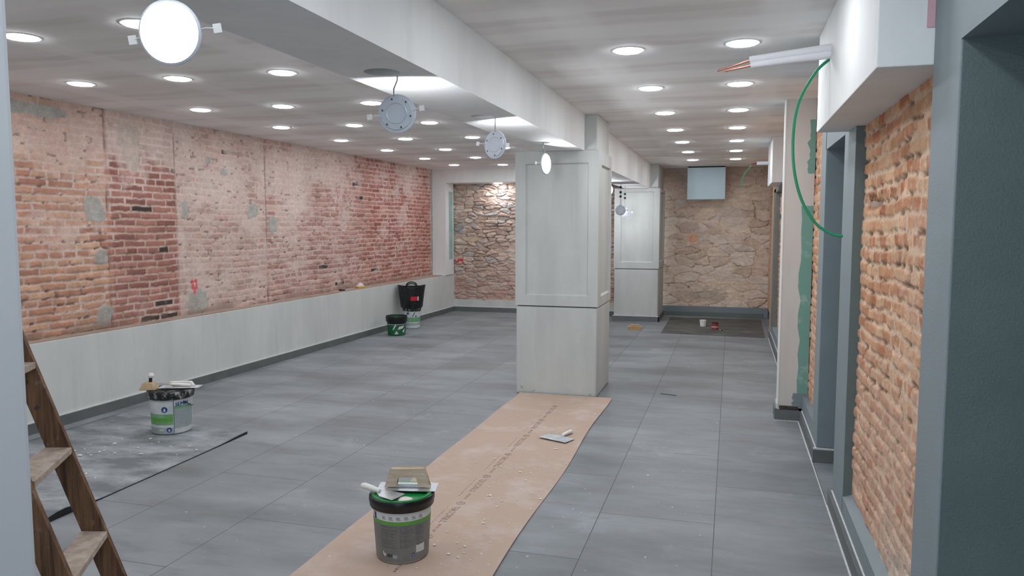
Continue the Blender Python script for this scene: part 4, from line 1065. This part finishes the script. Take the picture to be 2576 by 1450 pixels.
# ---- galvanised cover panel under the far ceiling
pn = thing('metal_cover_box', 'pale sheet metal cover box hung under the ceiling before the stone wall', 'metal box', (-0.42, 13.0, 0))
MB().box(-0.30, 0.31, -0.06, 0.16, 1.975, 2.50).build('cover', M['panel'], pn, bevel=0.004)
MB().box(-0.29, 0.30, -0.03, 0.16, 2.50, 2.52).build('gap_shade_block', M['dark'], pn)  # solid dark block painting the shade between cover and ceiling
# ---- cables
cb = thing('insulated_pipe_pair', 'white insulated twin copper pipes sticking out of the near ceiling box', 'pipe', (0.415, 3.77, 2.34))
ins = MB().tube([(0.02, 0, 0.012), (-0.18, 0, -0.004), (-0.352, 0, -0.020)], [0.022, 0.018, 0.0165], 16).tube([(0.02, 0, -0.014), (-0.18, 0, -0.030), (-0.346, 0, -0.046)], [0.020, 0.0165, 0.015], 16)
ins.build('insulation', M['insul'], cb, smooth=True)
MB().tube([(-0.34, 0, -0.020), (-0.42, 0.0, -0.043), (-0.497, 0, -0.063)], 0.0042, 10).build('copper_pipe', M['copper'], cb, smooth=True)
MB().tube([(-0.34, 0, -0.046), (-0.40, 0.0, -0.056), (-0.462, 0, -0.066)], 0.0042, 10).build('copper_pipe', M['copper'], cb, smooth=True)
gw = thing('green_wire', 'long green wire curving down from the near ceiling box', 'wire', (0.415, 3.80, 2.30))
gp_ = catmull([(0.02, 0.0, 0.02), (-0.005, 0.0, 0.005), (-0.055, .05, -0.04), (-0.115, .12, -0.155), (-0.136, .15, -0.294), (-0.130, .15, -0.466), (-0.092, .15, -0.621), (-0.025, .15, -0.737), (0.048, .15, -0.79), (0.102, .15, -0.803)], 8)
MB().tube(gp_, 0.0072, 10).build('insulated_wire', M['gwire'], gw, smooth=True)
cb2 = thing('insulated_pipe_pair', 'short white insulated pipes sticking out of the far ceiling box', 'pipe', (0.42, 9.97, 2.315))
MB().tube([(0.02, -0.05, 0), (-0.137, -0.05, 0.0)], 0.022, 14).build('insulation', M['insul'], cb2, smooth=True)
MB().tube([(-0.13, -0.05, 0.006), (-0.20, -0.05, -0.006)], 0.005, 8).build('copper_pipe', M['copper'], cb2)
MB().tube([(-0.13, -0.05, -0.008), (-0.21, -0.05, -0.014)], 0.005, 8).build('copper_pipe', M['copper'], cb2)
g2 = thing('green_wire', 'short green wire hanging from the far ceiling box', 'wire', (0.42, 9.94, 2.31))
MB().tube(catmull([(0.01, 0, 0.0), (-0.10, 0, 0.004), (-0.174, 0, -0.006), (-0.244, 0, -0.078), (-0.299, 0, -0.176), (-0.315, 0, -0.30)], 6), 0.006, 10).build('insulated_wire', M['gwire'], g2, smooth=True)

# ---- wooden step ladder
lad = thing('step_ladder', 'old brown wooden step ladder with plaster stained treads behind the white wall edge', 'ladder', (0, 0, 0))
FX, FY, FZ = -1.894, 1.875, 0.581                      # front right corner of a tread
tv_ = Vector((0.961, 0.278, 0)); wv = Vector((0.51, -0.86, 0))
slope = (-0.1962) / (1.125 - 0.581)                    # shift along tv per metre of height
def lp(z, a, b): # point: height z, a along the tread depth from the front edge (negative = rear), b across the width
    return Vector((FX, FY, 0)) + tv_ * (slope * (z - FZ) * 1.02 + a) + wv * b + Vector((0, 0, z))
def stile(b0, b1, name):
    mb = MB(); zs = (0.0, 1.62)
    p = [lp(z, a, b) for z in zs for (a, b) in ((-0.072, b0), (0.006, b0), (0.006, b1), (-0.072, b1))]
    mb.hexa(p); return mb.build(name, M['stile'], lad, bevel=0.003)
W_ = 0.325
stile(-0.024, 0.0, 'stile'); stile(W_, W_ + 0.024, 'stile')
for k in range(-2, 4):
    z = FZ + 0.272 * k
    p = [lp(z, a, b) + Vector((0, 0, dz)) for dz in (-0.020, 0.0) for (a, b) in ((-0.075, 0), (0.012, 0), (0.012, W_), (-0.075, W_))]
    MB().hexa(p).build('tread', M['tread'], lad, bevel=0.002)
# rear legs and top hinge
def rl(z, b, w_=0.02):
    return Vector((FX, FY, 0)) + tv_ * (slope * (1.55 - FZ) - 0.10 - 0.36 * (1.55 - z)) + wv * b + Vector((0, 0, z))
for b in (0.02, W_ - 0.02):
    mb = MB(); p = [rl(z, b + db) + tv_ * da for z in (0.0, 1.56) for (da, db) in ((-0.05, -0.012), (0.0, -0.012), (0.0, 0.012), (-0.05, 0.012))]
    mb.hexa(p).build('rear_leg', M['stile'], lad, bevel=0.003)
mb = MB().tube([rl(1.52, -0.03), rl(1.52, W_ + 0.03)], 0.008, 10); mb.build('hinge_rod', M['spring'], lad)
for z in (1.06, 0.98):
    q = lp(z, -0.045, 0.0); MB().tube([q - wv * 0.001, q + wv * 0.004], 0.006, 10).build('bolt', M['screw'], lad)

rod = thing('metal_strip', 'thin dark metal strip lying on the tiles right of the concrete column', 'strip', (-0.52, 6.95, 0.003), math.radians(-14))
MB().box(-0.075, 0.075, -0.004, 0.004, -0.003, 0.002).build('strip', M['screw'], rod)
# ---- plaster crumbs
def crumbs(name, label, pts, sizes, seed, m, z0):
    rnd = random.Random(seed); mb = MB()
    for (x, y), s in zip(pts, sizes):
        ico = [(1, 0, 0), (-1, 0, 0), (0, 1, 0), (0, -1, 0), (0, 0, 1), (0, 0, -.6)]
        sx, sy, sz = s * rnd.uniform(.6, 1.6), s * rnd.uniform(.5, 1.1), s * rnd.uniform(.25, .55); a = rnd.uniform(0, 6.28)
        v = []
        for p in ico:
            j = rnd.uniform(.75, 1.2); X, Y = p[0] * sx * j, p[1] * sy * j
            v.append((x + X * math.cos(a) - Y * math.sin(a), y + X * math.sin(a) + Y * math.cos(a), z0 + sz * 0.6 + p[2] * sz * j))
        mb.add(v, [(0, 2, 4), (2, 1, 4), (1, 3, 4), (3, 0, 4), (2, 0, 5), (1, 2, 5), (3, 1, 5), (0, 3, 5)])
    o = mb.build(name, m); o['label'] = label; o['category'] = 'plaster crumbs'; o['kind'] = 'stuff'; return o
rnd = random.Random(12)
pts = [(rnd.gauss(-1.30, 0.10), rnd.gauss(4.45, 0.12)) for _ in range(34)] + [(rnd.uniform(-1.35, -0.99), rnd.triangular(2.5, 6.4, 3.2)) for _ in range(150)] + [(rnd.uniform(-1.8, -1.2), rnd.uniform(2.6, 6.4)) for _ in range(60)]
pts = [p for p in pts if math.hypot(p[0] - NBX, p[1] - NBY) > 0.16]
crumbs('plaster_crumbs', 'white plaster crumbs scattered over the brown cardboard', pts, [abs(rnd.gauss(0.003, 0.0025)) + 0.0015 for _ in pts], 1, M['plasterlump'], 0.006)
pts = [(rnd.uniform(-0.97, 0.0), rnd.triangular(2.6, 6.5, 3.2)) for _ in range(60)] + [(rnd.uniform(-3.2, -1.9), rnd.uniform(2.6, 7.5)) for _ in range(50)] + [(rnd.uniform(-4.2, 0.4), rnd.uniform(7.5, 12)) for _ in range(40)]
crumbs('plaster_crumbs', 'white plaster specks scattered over the grey floor tiles', pts, [abs(rnd.gauss(0.0025, 0.0025)) + 0.0012 for _ in pts], 2, M['plasterlump'], 0.0)
pts = [(rnd.gauss(-4.15, 0.28), rnd.gauss(4.15, 0.22)) for _ in range(40)] + [(rnd.uniform(-4.7, -3.5), rnd.uniform(3.1, 4.8)) for _ in range(40)]
pts = [p for p in pts if math.hypot(p[0] - SX, p[1] - SY) > 0.19]
crumbs('plaster_crumbs', 'pale plaster lumps scattered over the grey mat around the bucket', pts, [abs(rnd.gauss(0.005, 0.006)) + 0.002 for _ in pts], 3, M['plasterlump'], 0.007)
